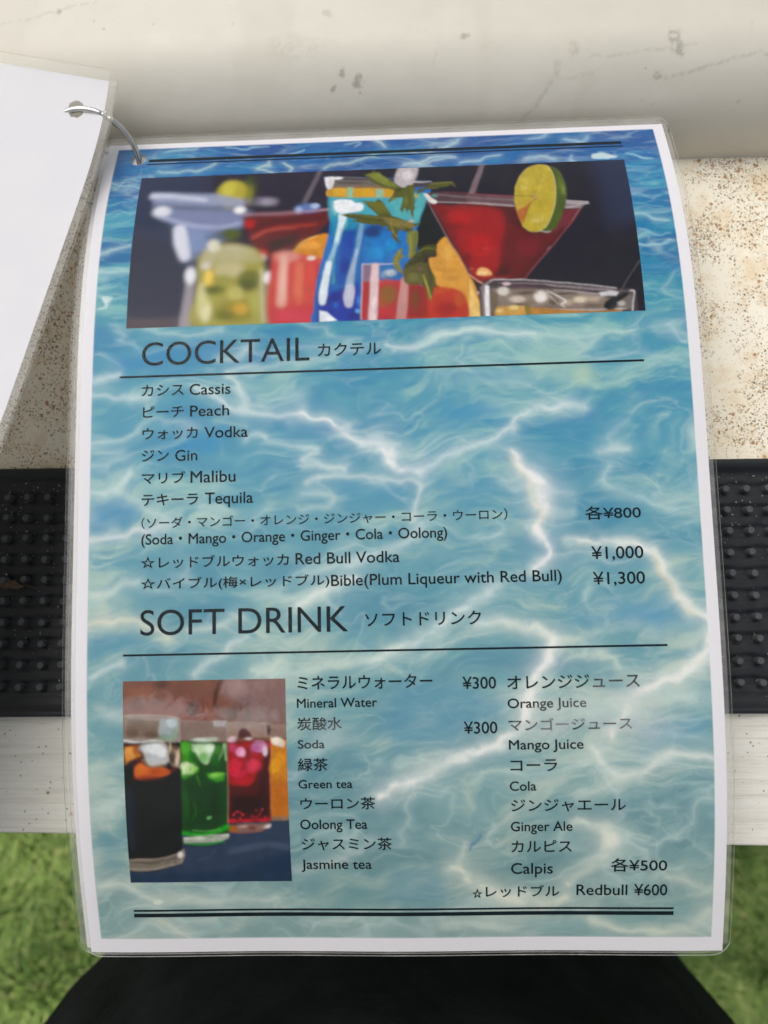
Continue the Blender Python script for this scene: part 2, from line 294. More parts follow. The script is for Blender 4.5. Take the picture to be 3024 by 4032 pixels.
["e","d4c470",0.5,0.6,[158.77,47.1,1.79,0.86]],
["e","b09838",0.72,0.5,[160.18,39.06,2.51,1.79]],
["s","a89434",0.22,0.55,[[159.27,36.53,0.18],[157.52,25.97,0.22]]],
["s","dccf88",0.14,0.6,[[159.73,35.54,0.14],[162.25,28.92,0.18],[164.07,26.05,0.18]]],
["s","a89434",0.22,0.55,[[159.64,36.55,0.18],[164.77,30.65,0.22]]],
["s","a89434",0.22,0.5,[[159.6,37.04,0.18],[164.19,40.72,0.22]]],
["s","a89434",0.22,0.5,[[159.37,37.53,0.18],[160.11,49.01,0.22]]],
["s","a89434",0.18,0.4,[[158.97,35.5,0.18],[153.61,31.11,0.22]]],
["p","b86438",0.43,0.9,[[152.19,42.07],[155.54,40.3],[157.4,38.43],[156.14,42.26],[154.28,46.89],[153.5,47.32],[152.55,44.94]]],
["s","8c5c28",0.18,0.8,[[159.22,37.03,0.29],[157.13,39.4,0.36],[155.28,43.65,0.36],[154.03,47.81,0.29]]],
["p","c4a048",0.36,0.6,[[151.84,39.14],[158.09,36.97],[155.58,39.81],[152.04,41.58]]],
["s","7c4438",0.11,0.9,[[151.75,35.34,0.29],[155.91,35.75,0.25],[159.29,36.28,0.32]]],
["e","c8907c",0.18,1,[159.09,36.42,0.65,0.57]],
["p","4c4246",0.29,1,[[141.02,70.11],[143.97,69.82],[160.7,71.51],[182.25,74.79],[190.09,76.09],[188.71,84.26],[138.2,83.92],[137.95,72.83]]],
["p","948478",1.08,0.9,[[141.59,73.38],[160.51,74.53],[179.86,77.67],[178.08,82.31],[156.49,81.1],[141.17,82.48]]],
["p","6c5c48",0.57,0.8,[[140.99,74.56],[143.72,74.67],[143.35,82.56],[140.59,83.23]]],
["e","dcd4cc",0.65,1,[145.56,74.54,2.01,1.58]],
["e","e8e0dc",0.79,1,[158.17,77.03,2.37,2.15]],
["e","d4c4b8",0.65,0.95,[150.13,77.71,2.51,1.22]],
["e","ddd0bc",0.65,0.95,[171.47,78.73,2.51,1.15]],
["e","b8a490",0.65,0.9,[166.72,79.53,2.15,1.08]],
["e","bca898",0.57,0.9,[175.81,78.7,2.51,0.86]],
["e","584838",0.5,0.85,[153.17,75.44,3.23,0.57]],
["e","483c34",0.36,0.85,[150.39,79.77,2.51,0.32]],
["e","5c4c40",0.43,0.8,[162.38,79.36,1.43,1.08]],
["e","645444",0.43,0.8,[175.65,81.05,2.87,0.5]],
["e","483c40",0.36,0.8,[166.2,76.35,3.95,0.43]],
["e","8c7c68",0.36,0.8,[155.15,79.08,1.43,0.72]],
["s","e8e4e4",0.18,0.9,[[160.48,74.93,0.22],[163.97,77.25,0.5],[166.38,79.12,0.57],[164.86,80.24,0.5],[165.89,81.26,0.29]]],
["s","d4ccc4",0.18,0.8,[[160.46,75.32,0.18],[161.76,77.76,0.29],[163.78,80.2,0.29]]],
["s","c8bcb4",0.18,0.7,[[171.26,76.54,0.22],[176.59,77.94,0.29],[179.49,77.86,0.22]]],
["s","dcd4d4",0.22,0.8,[[156.46,81.49,0.29],[163.67,81.96,0.43],[174.46,82.56,0.43],[179.87,82.46,0.29]]],
["p","b88444",0.36,1,[[152.89,80.57],[160.09,81.43],[174.44,82.87],[184.5,82.94],[184.36,84.87],[152.7,84.08]]],
["p","d0a050",0.43,0.9,[[143.09,80.2],[152.54,80.36],[152.68,84.46],[141.83,84.06]]],
["e","ecd490",0.36,0.9,[148.7,80.8,1.58,0.86]],
["e","e8cc88",0.36,0.8,[143.75,81.79,1.22,0.72]],
["p","7c7828",0.29,0.8,[[152.18,80.15],[154.0,80.22],[154.89,83.77],[153.06,84.09]]],
["s","a86c30",0.22,0.7,[[157.16,81.91,0.29],[174.41,83.34,0.29],[183.76,83.3,0.22]]],
["s","c8c0c4",0.14,0.95,[[141.19,70.32,0.29],[143.95,70.07,0.43],[152.72,70.58,0.36],[160.7,71.51,0.36],[171.52,72.96,0.36],[183.7,74.84,0.43]]],
["s","988c90",0.18,0.8,[[143.88,71.45,0.29],[157.01,72.18,0.5],[167.84,73.61,0.5],[182.21,75.38,0.36]]],
["s","c0b4b8",0.14,0.85,[[160.61,72.92,0.18],[171.4,74.56,0.22],[183.62,75.84,0.29]]],
["e","d8c0c8",0.29,0.95,[146.8,71.77,1.43,0.65]],
["s","84486c",0.18,0.5,[[148.96,72.46,0.36],[152.57,73.21,0.43],[155.46,73.73,0.29]]],
["s","3c3034",0.18,0.7,[[149.76,71.08,0.29],[159.94,72.01,0.29],[175.08,73.9,0.22]]],
["p","dcd8dc",0.25,0.95,[[177.79,76.4],[182.17,75.78],[184.48,76.27],[183.47,77.62],[178.42,77.62]]],
["s","b8b0b4",0.25,0.8,[[162.67,74.81,0.29],[169.87,75.69,0.5],[177.74,77.0,0.57]]],
["p","24262e",0.32,1,[[181.21,78.91],[184.93,77.47],[187.93,76.01],[186.99,78.74],[184.74,79.83],[181.69,82.06],[179.18,81.96],[179.68,80.03]]],
["p","7c7470",0.43,0.9,[[185.52,79.07],[188.95,76.84],[188.83,82.72],[183.1,82.5],[183.63,80.18]]],
["e","c4bcb8",0.36,0.9,[185.04,80.63,1.29,0.93]],
["e","d8d0cc",0.22,0.9,[184.53,82.56,1.79,0.29]],
["s","dcd8dc",0.14,1,[[188.3,75.94,0.29],[189.72,76.16,0.5],[189.7,77.27,0.36],[189.01,80.39,0.36],[188.45,83.87,0.36]]],
["s","84787c",0.14,0.8,[[184.52,75.87,0.29],[188.26,76.42,0.29]]],
["s","8c868c",0.09,0.8,[[192.79,64.61,0.18],[189.22,69.62,0.14],[185.45,75.51,0.18]]],
["s","6c686c",0.11,0.6,[[185.24,75.9,0.14],[181.34,82.05,0.14]]],
["p","8c8488",0.36,0.9,[[137.59,72.82],[140.55,72.13],[140.76,83.63],[137.85,83.52]]],
["s","ece8ec",0.22,1,[[140.15,72.92,1.43],[139.82,78.5,1.58],[139.74,83.51,1.43]]],
["s","4c2c34",0.22,0.8,[[137.26,71.99,0.5],[138.01,75.64,0.5],[137.54,82.34,0.36]]],
["e","d8b0b0",0.22,0.8,[136.95,74.8,0.43,0.57]],
["s","b8a8a8",0.22,0.8,[[141.73,70.55,0.5],[138.7,72.46,0.5]]],
["p","5e6224",0.2,1,[[97.84,21.88],[100.09,22.33],[99.55,21.0],[101.44,21.76],[100.99,19.78],[103.02,21.2],[103.69,20.91],[104.58,22.57],[106.36,24.26],[109.01,26.91],[111.2,29.17],[112.52,29.55],[113.89,28.09],[115.66,28.37],[116.49,30.36],[115.98,33.3],[116.34,36.23],[115.85,38.48],[116.35,39.07],[115.57,40.7],[115.7,44.0],[114.66,42.31],[114.29,39.53],[113.16,41.14],[112.55,38.88],[111.63,41.07],[110.78,39.91],[111.49,37.13],[111.99,34.27],[109.35,34.14],[108.45,35.25],[107.11,36.63],[106.68,35.74],[107.58,34.05],[108.49,32.33],[108.96,30.57],[105.87,29.19],[103.21,27.83],[100.54,25.83],[99.64,24.21]]],
["p","848c3c",0.41,0.8,[[98.74,21.93],[102.79,21.51],[106.8,24.92],[110.31,29.43],[106.76,28.63],[102.33,25.3]]],
["s","9ca058",0.12,0.6,[[103.23,22.82,0.2],[106.79,26.17,0.25],[110.3,30.03,0.2]]],
["s","3c4018",0.16,0.7,[[106.8,25.55,0.25],[108.54,28.73,0.41],[112.07,30.13,0.33]]],
["e","3c4418",0.57,0.7,[110.29,30.63,1.23,0.74]],
["e","767a3a",0.49,0.7,[113.27,36.07,0.82,2.05]],
["s","484c1c",0.16,0.6,[[113.85,29.62,0.25],[114.15,36.12,0.25],[113.62,40.05,0.16]]],
["s","8c8c50",0.12,0.6,[[115.61,30.31,0.16],[115.25,36.17,0.2],[114.94,39.56,0.16]]],
["e","84884a",0.33,0.6,[108.9,34.7,1.07,0.74]],
["p","5c5c2a",0.2,1,[[117.38,30.4],[120.05,29.94],[122.34,27.63],[125.46,27.18],[130.13,27.12],[131.29,30.53],[129.39,28.74],[128.02,29.76],[125.36,29.92],[124.44,30.78],[120.91,30.59],[118.67,31.67],[116.86,33.35]]],
["s","8c8a50",0.16,0.7,[[122.32,28.24,0.33],[125.44,27.79,0.33],[129.43,27.7,0.41]]],
["s","3a3c1a",0.12,0.6,[[118.25,30.75,0.2],[122.72,29.48,0.2],[126.72,29.08,0.16]]],
["p","5c5c24",0.2,1,[[89.53,41.0],[93.48,40.74],[96.98,41.19],[101.36,41.79],[103.1,42.31],[101.37,40.01],[99.18,37.66],[97.64,35.0],[99.63,35.39],[101.83,35.79],[103.17,34.41],[104.91,36.23],[106.63,39.71],[107.9,42.54],[110.93,43.77],[113.07,44.95],[115.65,46.15],[118.34,46.01],[116.49,47.25],[114.73,48.22],[115.98,50.11],[114.27,49.25],[112.96,50.23],[112.13,48.63],[111.24,49.63],[110.63,48.03],[109.7,51.12],[110.31,53.2],[111.34,55.27],[109.02,53.14],[107.55,51.02],[108.22,49.5],[106.93,48.91],[106.07,48.87],[106.53,46.79],[104.36,47.22],[103.5,46.11],[100.46,45.97],[96.98,45.27],[93.49,44.03],[95.67,43.59],[92.61,42.63]]],
["p","74742e",0.41,0.8,[[97.86,35.3],[104.91,36.23],[107.04,41.4],[103.12,40.65]]],
["p","8a7c44",0.41,0.8,[[104.84,42.94],[109.18,43.96],[115.22,46.13],[114.73,48.22],[109.12,47.44],[105.68,45.14]]],
["s","a08c50",0.16,0.7,[[107.43,44.69,0.33],[108.23,48.97,0.41],[109.48,51.62,0.33]]],
["s","3c3c18",0.16,0.7,[[91.73,41.49,0.2],[98.29,43.17,0.33],[104.82,44.57,0.25]]],
["s","888448",0.12,0.6,[[93.04,41.17,0.2],[100.48,42.46,0.25],[106.57,43.84,0.2]]],
["s","34301a",0.2,0.7,[[110.86,46.99,0.41],[113.44,48.16,0.49],[111.67,49.65,0.25]]],
["e","c8b498",0.29,0.9,[114.72,45.14,1.07,0.57]],
["s","484820",0.16,0.7,[[100.5,37.72,0.2],[104.87,40.18,0.33],[106.59,42.48,0.25]]],
["s","a4986c",0.12,0.7,[[115.61,47.74,0.2],[115.9,49.85,0.2]]],
["p","7c8040",0.29,1,[[113.4,49.73],[116.64,49.36],[116.75,53.48],[116.13,57.48],[116.57,59.96],[114.85,60.38],[113.15,60.31],[113.67,56.37],[112.89,53.31]]],
["s","a0a060",0.25,0.7,[[114.01,51.31,0.41],[114.34,55.4,0.41],[114.03,59.36,0.41]]],
["s","5c5c24",0.2,0.7,[[115.97,50.37,0.41],[115.75,55.46,0.49],[115.99,59.45,0.41]]],
["p","807c3c",0.2,1,[[110.89,56.25],[111.73,56.79],[111.06,58.25],[112.1,59.77],[110.79,60.7],[110.12,62.13],[110.51,64.07],[111.32,66.02],[111.72,66.98],[109.62,65.71],[108.38,63.98],[107.91,62.03],[108.47,59.62],[109.57,57.69]]],
["s","9c9850",0.16,0.7,[[110.65,57.24,0.25],[109.31,60.14,0.33],[109.04,63.05,0.33]]],
["p","4c4a1c",0.25,1,[[116.18,58.47],[118.39,56.08],[120.98,55.29],[123.33,55.54],[123.5,56.8],[122.61,57.76],[123.19,59.51],[121.27,59.67],[119.98,60.11],[118.22,61.98],[116.47,63.84],[114.72,65.68],[112.16,66.05],[111.58,63.64],[113.12,61.77],[114.43,60.36]]],
["s","74742c",0.29,0.8,[[117.05,58.01,0.57],[119.65,56.88,0.82],[122.63,57.26,0.57]]],
["s","2e2c12",0.25,0.7,[[120.01,59.13,0.41],[116.96,61.44,0.57],[113.92,63.73,0.49]]],
["e","3a3816",0.57,0.6,[115.22,62.82,1.48,0.98]],
["p","5c5a28",0.29,1,[[111.34,65.06],[116.5,62.4],[119.89,63.02],[121.48,66.43],[122.57,69.31],[121.69,72.99],[120.72,77.08],[119.53,74.75],[118.77,71.95],[117.33,70.97],[115.01,70.87],[112.08,69.82]]],
["s","363c18",0.25,0.8,[[119.86,63.98,0.66],[120.8,67.83,0.82],[120.7,71.1,0.66]]],
["s","b0a444",0.2,0.9,[[118.28,67.25,0.33],[119.04,70.1,0.57],[119.8,72.92,0.66],[120.75,76.17,0.49]]],
["e","7c5c54",0.41,0.7,[117.5,64.84,1.07,0.9]],
["e","7c7844",0.57,0.7,[114.66,68.05,2.05,1.64]],
["e","6c6c3c",0.57,0.6,[117.18,68.62,0.98,1.64]]]
SOFT_PHOTO=[
["p","82594c",0.11,1,[[13.01,199.88],[74.35,201.0],[72.87,255.84],[11.46,255.24]]],
["p","93584a",2.24,0.8,[[16.74,209.01],[46.35,209.51],[46.23,217.81],[16.66,217.35]]],
["p","8e7270",2.99,0.9,[[48.65,200.53],[74.35,201.0],[74.09,216.09],[59.11,216.93],[48.6,205.94]]],
["e","5c4a44",1.12,0.7,[28.64,204.87,1.5,1.12]],
["e","6a4038",0.9,0.7,[26.75,210.63,1.12,0.97]],
["e","5e3a34",0.97,0.7,[38.93,213.0,1.68,2.24]],
["s","50342e",0.6,0.7,[[47.88,203.76,0.82],[46.56,207.71,1.12],[45.95,212.39,1.12]]],
["s","6a4a40",0.75,0.5,[[57.36,211.5,1.5],[56.54,216.89,1.87]]],
["e","4a3a34",0.97,0.6,[51.44,214.64,1.5,1.5]],
["e","6a463c",1.12,0.6,[20.44,210.88,2.62,2.24]],
["e","6a443c",0.9,0.5,[41.91,210.88,1.87,1.5]],
["e","7a6266",0.75,0.6,[56.66,209.32,2.24,1.5]],
["e","a88c88",1.5,0.5,[53.76,206.03,2.99,2.62]],
["p","3c485e",0.3,1,[[34.12,249.71],[73.13,249.37],[71.95,275.63],[9.83,275.23],[11.18,259.14]]],
["p","2e3e56",1.87,0.8,[[14.25,267.92],[47.94,267.37],[72.71,259.7],[71.95,275.63],[13.61,275.25]]],
["s","546078",0.75,0.6,[[50.22,260.27,2.24],[61.41,258.04,2.24],[70.58,258.9,1.87]]],
["s","2c3850",0.19,0.5,[[42.39,260.99,0.19],[40.76,263.34,0.15],[37.52,267.29,0.15]]],
["s","5c6c84",0.22,0.5,[[44.71,259.44,0.3],[43.08,261.78,0.22],[39.27,263.32,0.22]]],
["p","d08418",0.19,1,[[64.11,223.14],[70.32,223.24],[69.91,248.58],[63.68,248.51]]],
["p","c06c14",1.5,0.8,[[64.09,236.98],[70.33,236.33],[69.91,248.58],[63.68,248.51]]],
["e","e8a820",0.82,0.9,[65.72,231.51,1.5,2.24]],
["p","f0e0d0",0.45,1,[[64.49,222.43],[66.69,222.1],[69.21,223.94],[68.8,225.75],[64.8,224.6]]],
["s","9c7860",0.22,1,[[63.65,249.19,1.27],[69.89,248.96,1.35]]],
["p","9c8278",0.3,0.8,[[64.4,218.1],[69.7,218.18],[69.79,222.51],[64.31,222.42]]],
["p","58101c",0.15,1,[[50.24,223.3],[64.39,223.69],[63.8,250.02],[49.79,250.63]]],
["p","a8182c",0.75,1,[[50.35,223.66],[64.27,223.87],[61.79,228.18],[61.68,232.19],[59.02,235.45],[56.73,238.0],[53.8,237.96],[50.0,236.07]]],
["e","d83050",0.67,0.9,[53.58,233.18,2.62,2.24]],
["e","d84058",0.6,0.9,[58.04,231.41,2.24,2.24]],
["e","7c1428",0.52,0.8,[54.34,232.46,0.9,0.9]],
["e","e890b8",0.45,1,[54.49,226.99,1.57,1.57]],
["e","d088b4",0.45,1,[60.76,225.27,2.47,1.87]],
["e","f0c8dc",0.3,1,[62.38,226.56,0.82,1.5]],
["e","e8c0cc",0.37,0.9,[51.65,222.96,1.42,0.75]],
["p","281018",1.5,0.7,[[50.74,241.25],[63.21,241.4],[62.97,247.75],[50.48,247.61]]],
["s","b81c34",0.3,0.9,[[50.01,249.88,1.12],[56.28,249.57,0.67],[63.28,249.26,0.97]]],
["s","d83848",0.15,0.8,[[51.21,247.62,0.3],[53.1,246.51,0.3],[54.88,248.04,0.3]]],
["s","d83848",0.15,0.7,[[57.45,248.07,0.3],[59.27,248.46,0.3],[61.21,245.85,0.22]]],
["s","c85868",0.15,0.8,[[64.22,224.59,0.22],[63.57,249.27,0.22]]],
["p","a89084",0.3,0.7,[[50.46,217.88],[64.22,217.91],[64.31,222.42],[50.38,222.22]]],
["s","c8bcb4",0.15,0.8,[[50.65,217.66,0.22],[57.26,217.48,0.19],[64.04,217.87,0.26]]],
["e","3c2c34",0.3,0.9,[63.74,219.89,0.6,1.87]],
["p","6c4644",0.22,0.95,[[53.9,220.82],[55.03,219.39],[56.31,219.41],[58.1,221.61],[57.72,222.33],[54.22,222.64]]],
["p","b06a30",0.22,1,[[49.87,251.21],[52.52,251.23],[52.42,253.52],[49.84,253.31]]],
["p","8c6c64",0.3,0.95,[[52.54,250.85],[63.6,250.4],[63.53,251.92],[59.79,253.41],[52.41,253.71]]],
["s","d8d0d0",0.22,0.9,[[61.33,251.9,0.75],[63.37,251.35,0.97]]],
["s","c86838",0.15,0.8,[[50.19,253.69,0.3],[56.09,253.83,0.22],[60.91,253.04,0.22]]],
["p","1c5018",0.15,1,[[34.71,223.07],[50.16,223.66],[49.44,254.07],[34.06,254.3]]],
["p","164410",1.87,0.7,[[36.17,236.63],[48.69,236.79],[48.07,251.76],[35.5,251.63]]],
["p","46962c",0.52,0.95,[[34.88,223.44],[38.02,223.48],[39.39,227.87],[40.74,232.27],[38.47,234.08],[34.76,234.77]]],
["p","d0ecb0",0.6,0.9,[[34.9,230.36],[36.75,230.02],[40.02,231.9],[38.48,233.71],[35.15,234.03]]],
["p","b4d8a8",0.52,0.95,[[38.37,224.21],[45.74,224.32],[45.31,226.86],[43.36,230.84],[41.19,229.35],[39.43,226.41]]],
["e","e4f2dc",0.45,0.9,[43.86,225.75,1.65,1.27]],
["p","3a9420",0.52,0.95,[[42.9,233.77],[49.16,233.85],[48.73,235.68],[46.49,236.76],[43.95,235.62]]],
["e","98d468",0.37,0.7,[45.82,234.73,1.87,0.6]],
["s","50a038",0.37,0.6,[[47.19,225.07,0.75],[44.87,229.4,0.9]]],
["s","9cc890",0.37,0.8,[[49.41,224.38,0.97],[49.65,229.47,0.67]]],
["s","2ca020",0.45,0.9,[[34.66,253.54,1.35],[41.28,254.37,1.12],[49.18,251.77,1.87]]],
["s","60b850",0.15,0.6,[[39.93,234.46,0.3],[40.93,237.8,0.22]]],
["e","88c880",0.19,0.7,[43.42,248.67,0.75,0.52]],
["s","70c060",0.15,0.7,[[37.66,252.8,0.3],[41.35,253.22,0.3],[46.93,252.51,0.3]]],
["p","908078",0.3,0.75,[[34.82,216.55],[50.11,216.97],[50.1,223.3],[34.79,222.89]]],
["s","a49c98",0.15,0.8,[[35.19,216.55,0.26],[42.57,216.85,0.19],[50.11,216.97,0.26]]],
["p","bcb4b4",0.37,0.8,[[45.7,216.72],[49.93,216.97],[49.53,218.59],[45.85,218.53]]],
["e","c4dcc4",0.45,0.8,[42.45,223.0,3.74,0.67]],
["s","b4b0ac",0.19,0.7,[[50.22,217.15,0.3],[50.18,222.94,0.3]]],
["p","a8b0a0",0.22,1,[[34.57,255.08],[49.62,254.07],[49.65,255.61],[47.08,256.74],[41.12,257.27],[34.64,257.01]]],
["s","e0e4dc",0.22,0.9,[[35.29,255.47,0.52],[41.22,255.53,0.45]]],
["s","dce0d8",0.22,0.9,[[44.94,255.18,0.52],[49.41,254.64,0.6]]],
["s","309028",0.19,1,[[34.82,257.21,0.45],[41.09,257.85,0.67],[47.82,256.75,0.52]]],
["s","1c2c1c",0.3,0.7,[[34.57,258.18,0.37],[41.8,258.44,0.37],[47.03,257.71,0.3]]],
["p","1c1a1c",0.15,1,[[16.01,223.16],[34.7,223.43],[34.7,236.61],[33.94,259.34],[33.1,260.9],[25.91,262.42],[14.66,262.72]]],
["p","1a2024",1.5,0.7,[[19.15,236.41],[33.22,236.59],[32.83,259.33],[18.23,259.99]]],
["p","28303c",0.52,0.6,[[16.48,238.23],[19.07,238.64],[18.66,259.2],[16.68,260.76]]],
["p","5e3020",0.75,0.9,[[16.37,223.53],[23.97,224.0],[30.39,232.87],[34.65,225.61],[34.5,231.46],[27.36,235.04],[21.78,235.7],[19.25,233.83],[19.34,230.88],[16.4,230.11]]],
["p","e09440",0.6,0.95,[[16.34,224.99],[19.13,224.66],[21.66,227.62],[19.41,228.68],[16.39,230.48]]],
["p","d86c34",0.52,0.95,[[19.7,231.25],[21.59,230.18],[24.14,231.68],[28.94,231.75],[31.11,233.43],[28.11,234.68],[21.42,235.33],[19.42,234.2]]],
["p","c8c4bc",0.75,1,[[21.74,224.33],[29.15,223.72],[30.91,227.75],[30.1,230.3],[25.26,231.33],[23.45,229.84]]],
["e","e4e8ec",0.75,0.95,[26.5,226.59,2.99,2.24]],
["p","b8a088",0.52,0.8,[[30.59,225.56],[33.56,224.87],[34.62,227.07],[33.79,230.35],[32.28,231.43],[30.87,229.21]]],
["s","5c3828",0.3,0.8,[[32.85,223.77,0.6],[31.27,227.75,0.67],[31.95,229.96,0.52]]],
["e","e0cca8",0.37,0.8,[34.03,228.16,0.6,2.24]],
["p","8c786e",0.3,0.8,[[16.03,214.62],[34.47,215.64],[34.7,223.43],[16.2,223.16]]],
["p","b8c0c4",0.52,0.85,[[27.8,216.07],[33.73,215.81],[34.02,220.52],[32.85,223.41],[28.82,221.89]]],
["e","8cb490",0.45,0.7,[31.41,221.93,2.24,1.27]],
["s","d8dce0",0.26,0.9,[[16.2,222.8,0.67],[20.27,223.4,0.52],[27.69,222.97,0.52]]],
["s","3c3430",0.15,0.8,[[16.19,223.71,0.3],[21.75,223.79,0.22]]],
["s","c8c0bc",0.15,0.85,[[16.03,214.58,0.34],[24.12,214.57,0.3],[30.78,214.85,0.3],[34.46,215.82,0.37]]],
["s","b4acac",0.19,0.7,[[34.65,215.82,0.52],[34.7,223.43,0.45]]],
["p","988c80",0.3,1,[[16.16,262.73],[25.91,262.42],[31.98,260.89],[34.39,259.35],[34.09,262.88],[31.71,264.85],[25.62,266.4],[16.03,266.72]]],
["s","e4e0dc",0.3,0.9,[[31.9,262.08,0.97],[33.89,261.3,1.12],[33.29,263.67,0.75]]],
["s","5c5448",0.22,0.7,[[16.82,263.93,0.6],[23.9,264.39,0.52],[28.84,263.24,0.45]]],
["s","241c18",0.22,0.9,[[16.0,267.12,0.37],[23.7,266.98,0.45],[31.69,265.25,0.37]]],
["e","4c3a34",1.12,0.5,[29.01,204.51,2.24,1.12]],
["e","7a5248",1.5,0.6,[35.3,206.79,4.49,2.24]],
["e","a06a54",1.5,0.5,[22.32,207.29,4.49,1.87]],
["e","50342c",0.9,0.5,[38.94,212.28,2.24,2.62]],
["e","5a3c34",0.75,0.5,[54.04,212.52,1.87,1.5]],
["s","4c302a",0.52,0.6,[[48.62,203.78,0.52],[47.3,207.0,0.9],[46.53,209.87,1.12],[46.13,212.75,0.75]]],
["s","a88480",0.6,0.5,[[50.09,204.16,1.12],[48.58,207.74,0.75]]],
["e","a88c8a",1.87,0.6,[53.02,206.38,3.74,2.99]],
["e","8c6c68",1.12,0.6,[64.76,207.3,4.49,2.99]],
["s","664a44",0.6,0.5,[[57.0,211.49,0.67],[57.29,215.82,1.12]]],
["e","b49890",1.12,0.3,[61.86,205.09,2.99,1.5]],
["p","a89c90",0.52,0.85,[[16.32,214.62],[34.47,215.64],[34.52,223.43],[16.2,223.16]]],
["p","7c6456",0.9,0.8,[[16.69,215.53],[27.8,216.07],[27.71,221.88],[16.59,222.07]]],
["e","5c4438",0.9,0.6,[25.13,221.11,2.24,1.27]],
["e","6c564a",0.75,0.6,[18.85,220.29,2.24,1.5]],
["p","a8b4b8",0.52,0.9,[[28.55,215.72],[33.72,215.99],[34.04,219.07],[32.88,221.95],[30.28,222.64],[27.74,220.42]]],
["e","c8d4dc",0.52,0.9,[31.86,217.22,1.72,1.5]],
["e","74a07c",0.52,0.6,[29.93,221.91,2.24,0.97]],
["e","88a88c",0.45,0.6,[32.9,221.23,1.12,1.87]],
["s","dce0e4",0.19,0.9,[[16.21,222.5,0.6],[19.54,223.21,0.37],[22.5,223.25,0.3],[25.1,222.75,0.45],[29.16,223.35,0.3]]],
["s","302824",0.15,0.85,[[16.19,223.71,0.34],[19.52,223.86,0.34],[22.12,223.68,0.22]]],
["e","e8a458",0.67,0.9,[17.97,226.83,1.72,1.87]],
["e","b06428",0.67,0.8,[20.21,226.14,1.27,1.87]],
["e","3c1c10",0.52,0.8,[18.81,230.14,1.87,0.9]],
["e","e8ecf0",0.67,0.9,[25.04,225.48,3.37,1.5]],
["e","c0c4c8",0.75,0.9,[26.81,228.79,3.37,1.5]],
["e","f4f6f8",0.52,0.7,[28.34,226.98,1.87,1.5]],
["e","9ca0a0",0.52,0.5,[23.89,227.28,1.12,1.12]],
["s","a87c54",0.37,0.8,[[21.99,229.09,0.6],[23.79,230.94,0.52],[26.74,231.35,0.37],[29.71,231.02,0.37]]],
["e","e07838",0.67,0.8,[21.89,232.39,2.24,1.27]],
["e","b84c20",0.67,0.8,[27.05,233.19,3.37,0.97]],
["e","782c14",0.6,0.7,[23.66,234.99,4.11,0.67]],
["e","3c2014",0.52,0.8,[31.99,228.49,0.97,2.24]],
["e","d8c4a0",0.37,0.8,[31.34,225.2,0.45,1.5]],
["e","ecdcc0",0.3,0.8,[33.43,229.98,0.52,1.5]],
["e","4c2c1c",0.37,0.8,[33.37,225.23,0.75,0.97]],
["s","3c2418",0.19,0.6,[[34.8,225.62,0.3],[34.55,240.31,0.22],[33.96,257.78,0.3]]],
["s","343c48",0.45,0.5,[[17.23,238.24,0.75],[17.17,259.19,0.75]]],
["e","0c0e10",1.87,0.6,[29.68,249.66,2.62,7.48]],
["p","7c7468",0.37,0.9,[[16.24,263.13],[25.89,262.74],[32.35,260.9],[34.21,260.91],[33.69,263.28],[25.65,266.0],[16.05,266.52]]],
["s","4c463c",0.26,0.7,[[16.83,263.73,0.52],[22.81,263.98,0.75],[27.35,263.22,0.52]]],
["s","a89c90",0.19,0.7,[[16.53,262.73,0.19],[25.91,262.42,0.19],[31.98,260.89,0.22]]],
["s","b4aca0",0.19,0.7,[[16.27,266.12,0.3],[23.78,265.98,0.3],[31.0,264.44,0.3]]],
["e","ece8e4",0.3,0.9,[33.07,261.3,0.9,1.12]],
["e","8c8478",0.3,0.8,[32.91,263.67,0.75,0.9]],
["s","2c2824",0.19,0.7,[[28.84,263.24,0.37],[31.9,262.08,0.45]]],
["e","5cb03c",0.6,0.9,[36.5,225.64,1.5,1.87]],
["e","2c7420",0.6,0.8,[38.65,227.86,1.12,2.24]],
["e","c8e8b8",0.52,0.9,[40.92,225.71,2.24,1.35]],
["e","dcf0d4",0.45,0.85,[44.24,225.39,1.35,0.97]],
["e","6cb858",0.52,0.7,[42.32,228.64,1.5,1.5]],
["e","2c6820",0.52,0.8,[45.98,229.42,1.87,1.87]],
["e","4c8c3c",0.52,0.7,[47.52,226.53,1.12,1.87]],
["e","e0f4c0",0.52,0.9,[36.71,231.49,2.24,1.12]],
["e","8ccc50",0.52,0.7,[38.53,232.24,1.5,1.12]],
["s","1c4c14",0.3,0.7,[[38.29,227.85,0.52],[40.77,231.17,0.67],[42.93,233.04,0.37]]],
["e","8cd058",0.37,0.8,[46.57,234.18,2.24,0.52]],
["e","48a030",0.37,0.7,[47.26,235.66,1.5,0.75]],
["s","b0d8a0",0.19,0.6,[[49.04,224.37,0.37],[48.24,227.27,0.3],[47.08,229.43,0.22]]],
["s","24601c",0.19,0.6,[[36.54,223.46,0.3],[40.96,223.89,0.22],[45.38,223.59,0.3],[49.79,224.02,0.22]]],
["e","e4ece0",0.3,0.8,[40.99,222.62,1.87,0.45]],
["e","c4d4c0",0.37,0.7,[45.41,222.5,1.87,0.52]],
["s","2c7420",1.12,0.5,[[36.03,240.33,1.12],[36.07,247.83,1.12]]],
["s","123c0c",1.12,0.5,[[45.69,238.6,2.24],[45.3,247.93,2.24]]],
["s","48a040",0.19,0.5,[[38.86,243.35,0.22],[39.28,246.36,0.19],[37.86,248.99,0.19]]],
["e","74b868",0.19,0.6,[43.03,249.04,0.52,0.3]],
["e","74b868",0.15,0.6,[44.18,248.3,0.3,0.22]],
["s","3cb030",0.3,0.8,[[34.45,253.99,0.37],[40.53,254.67,0.52],[47.26,253.28,0.45]]],
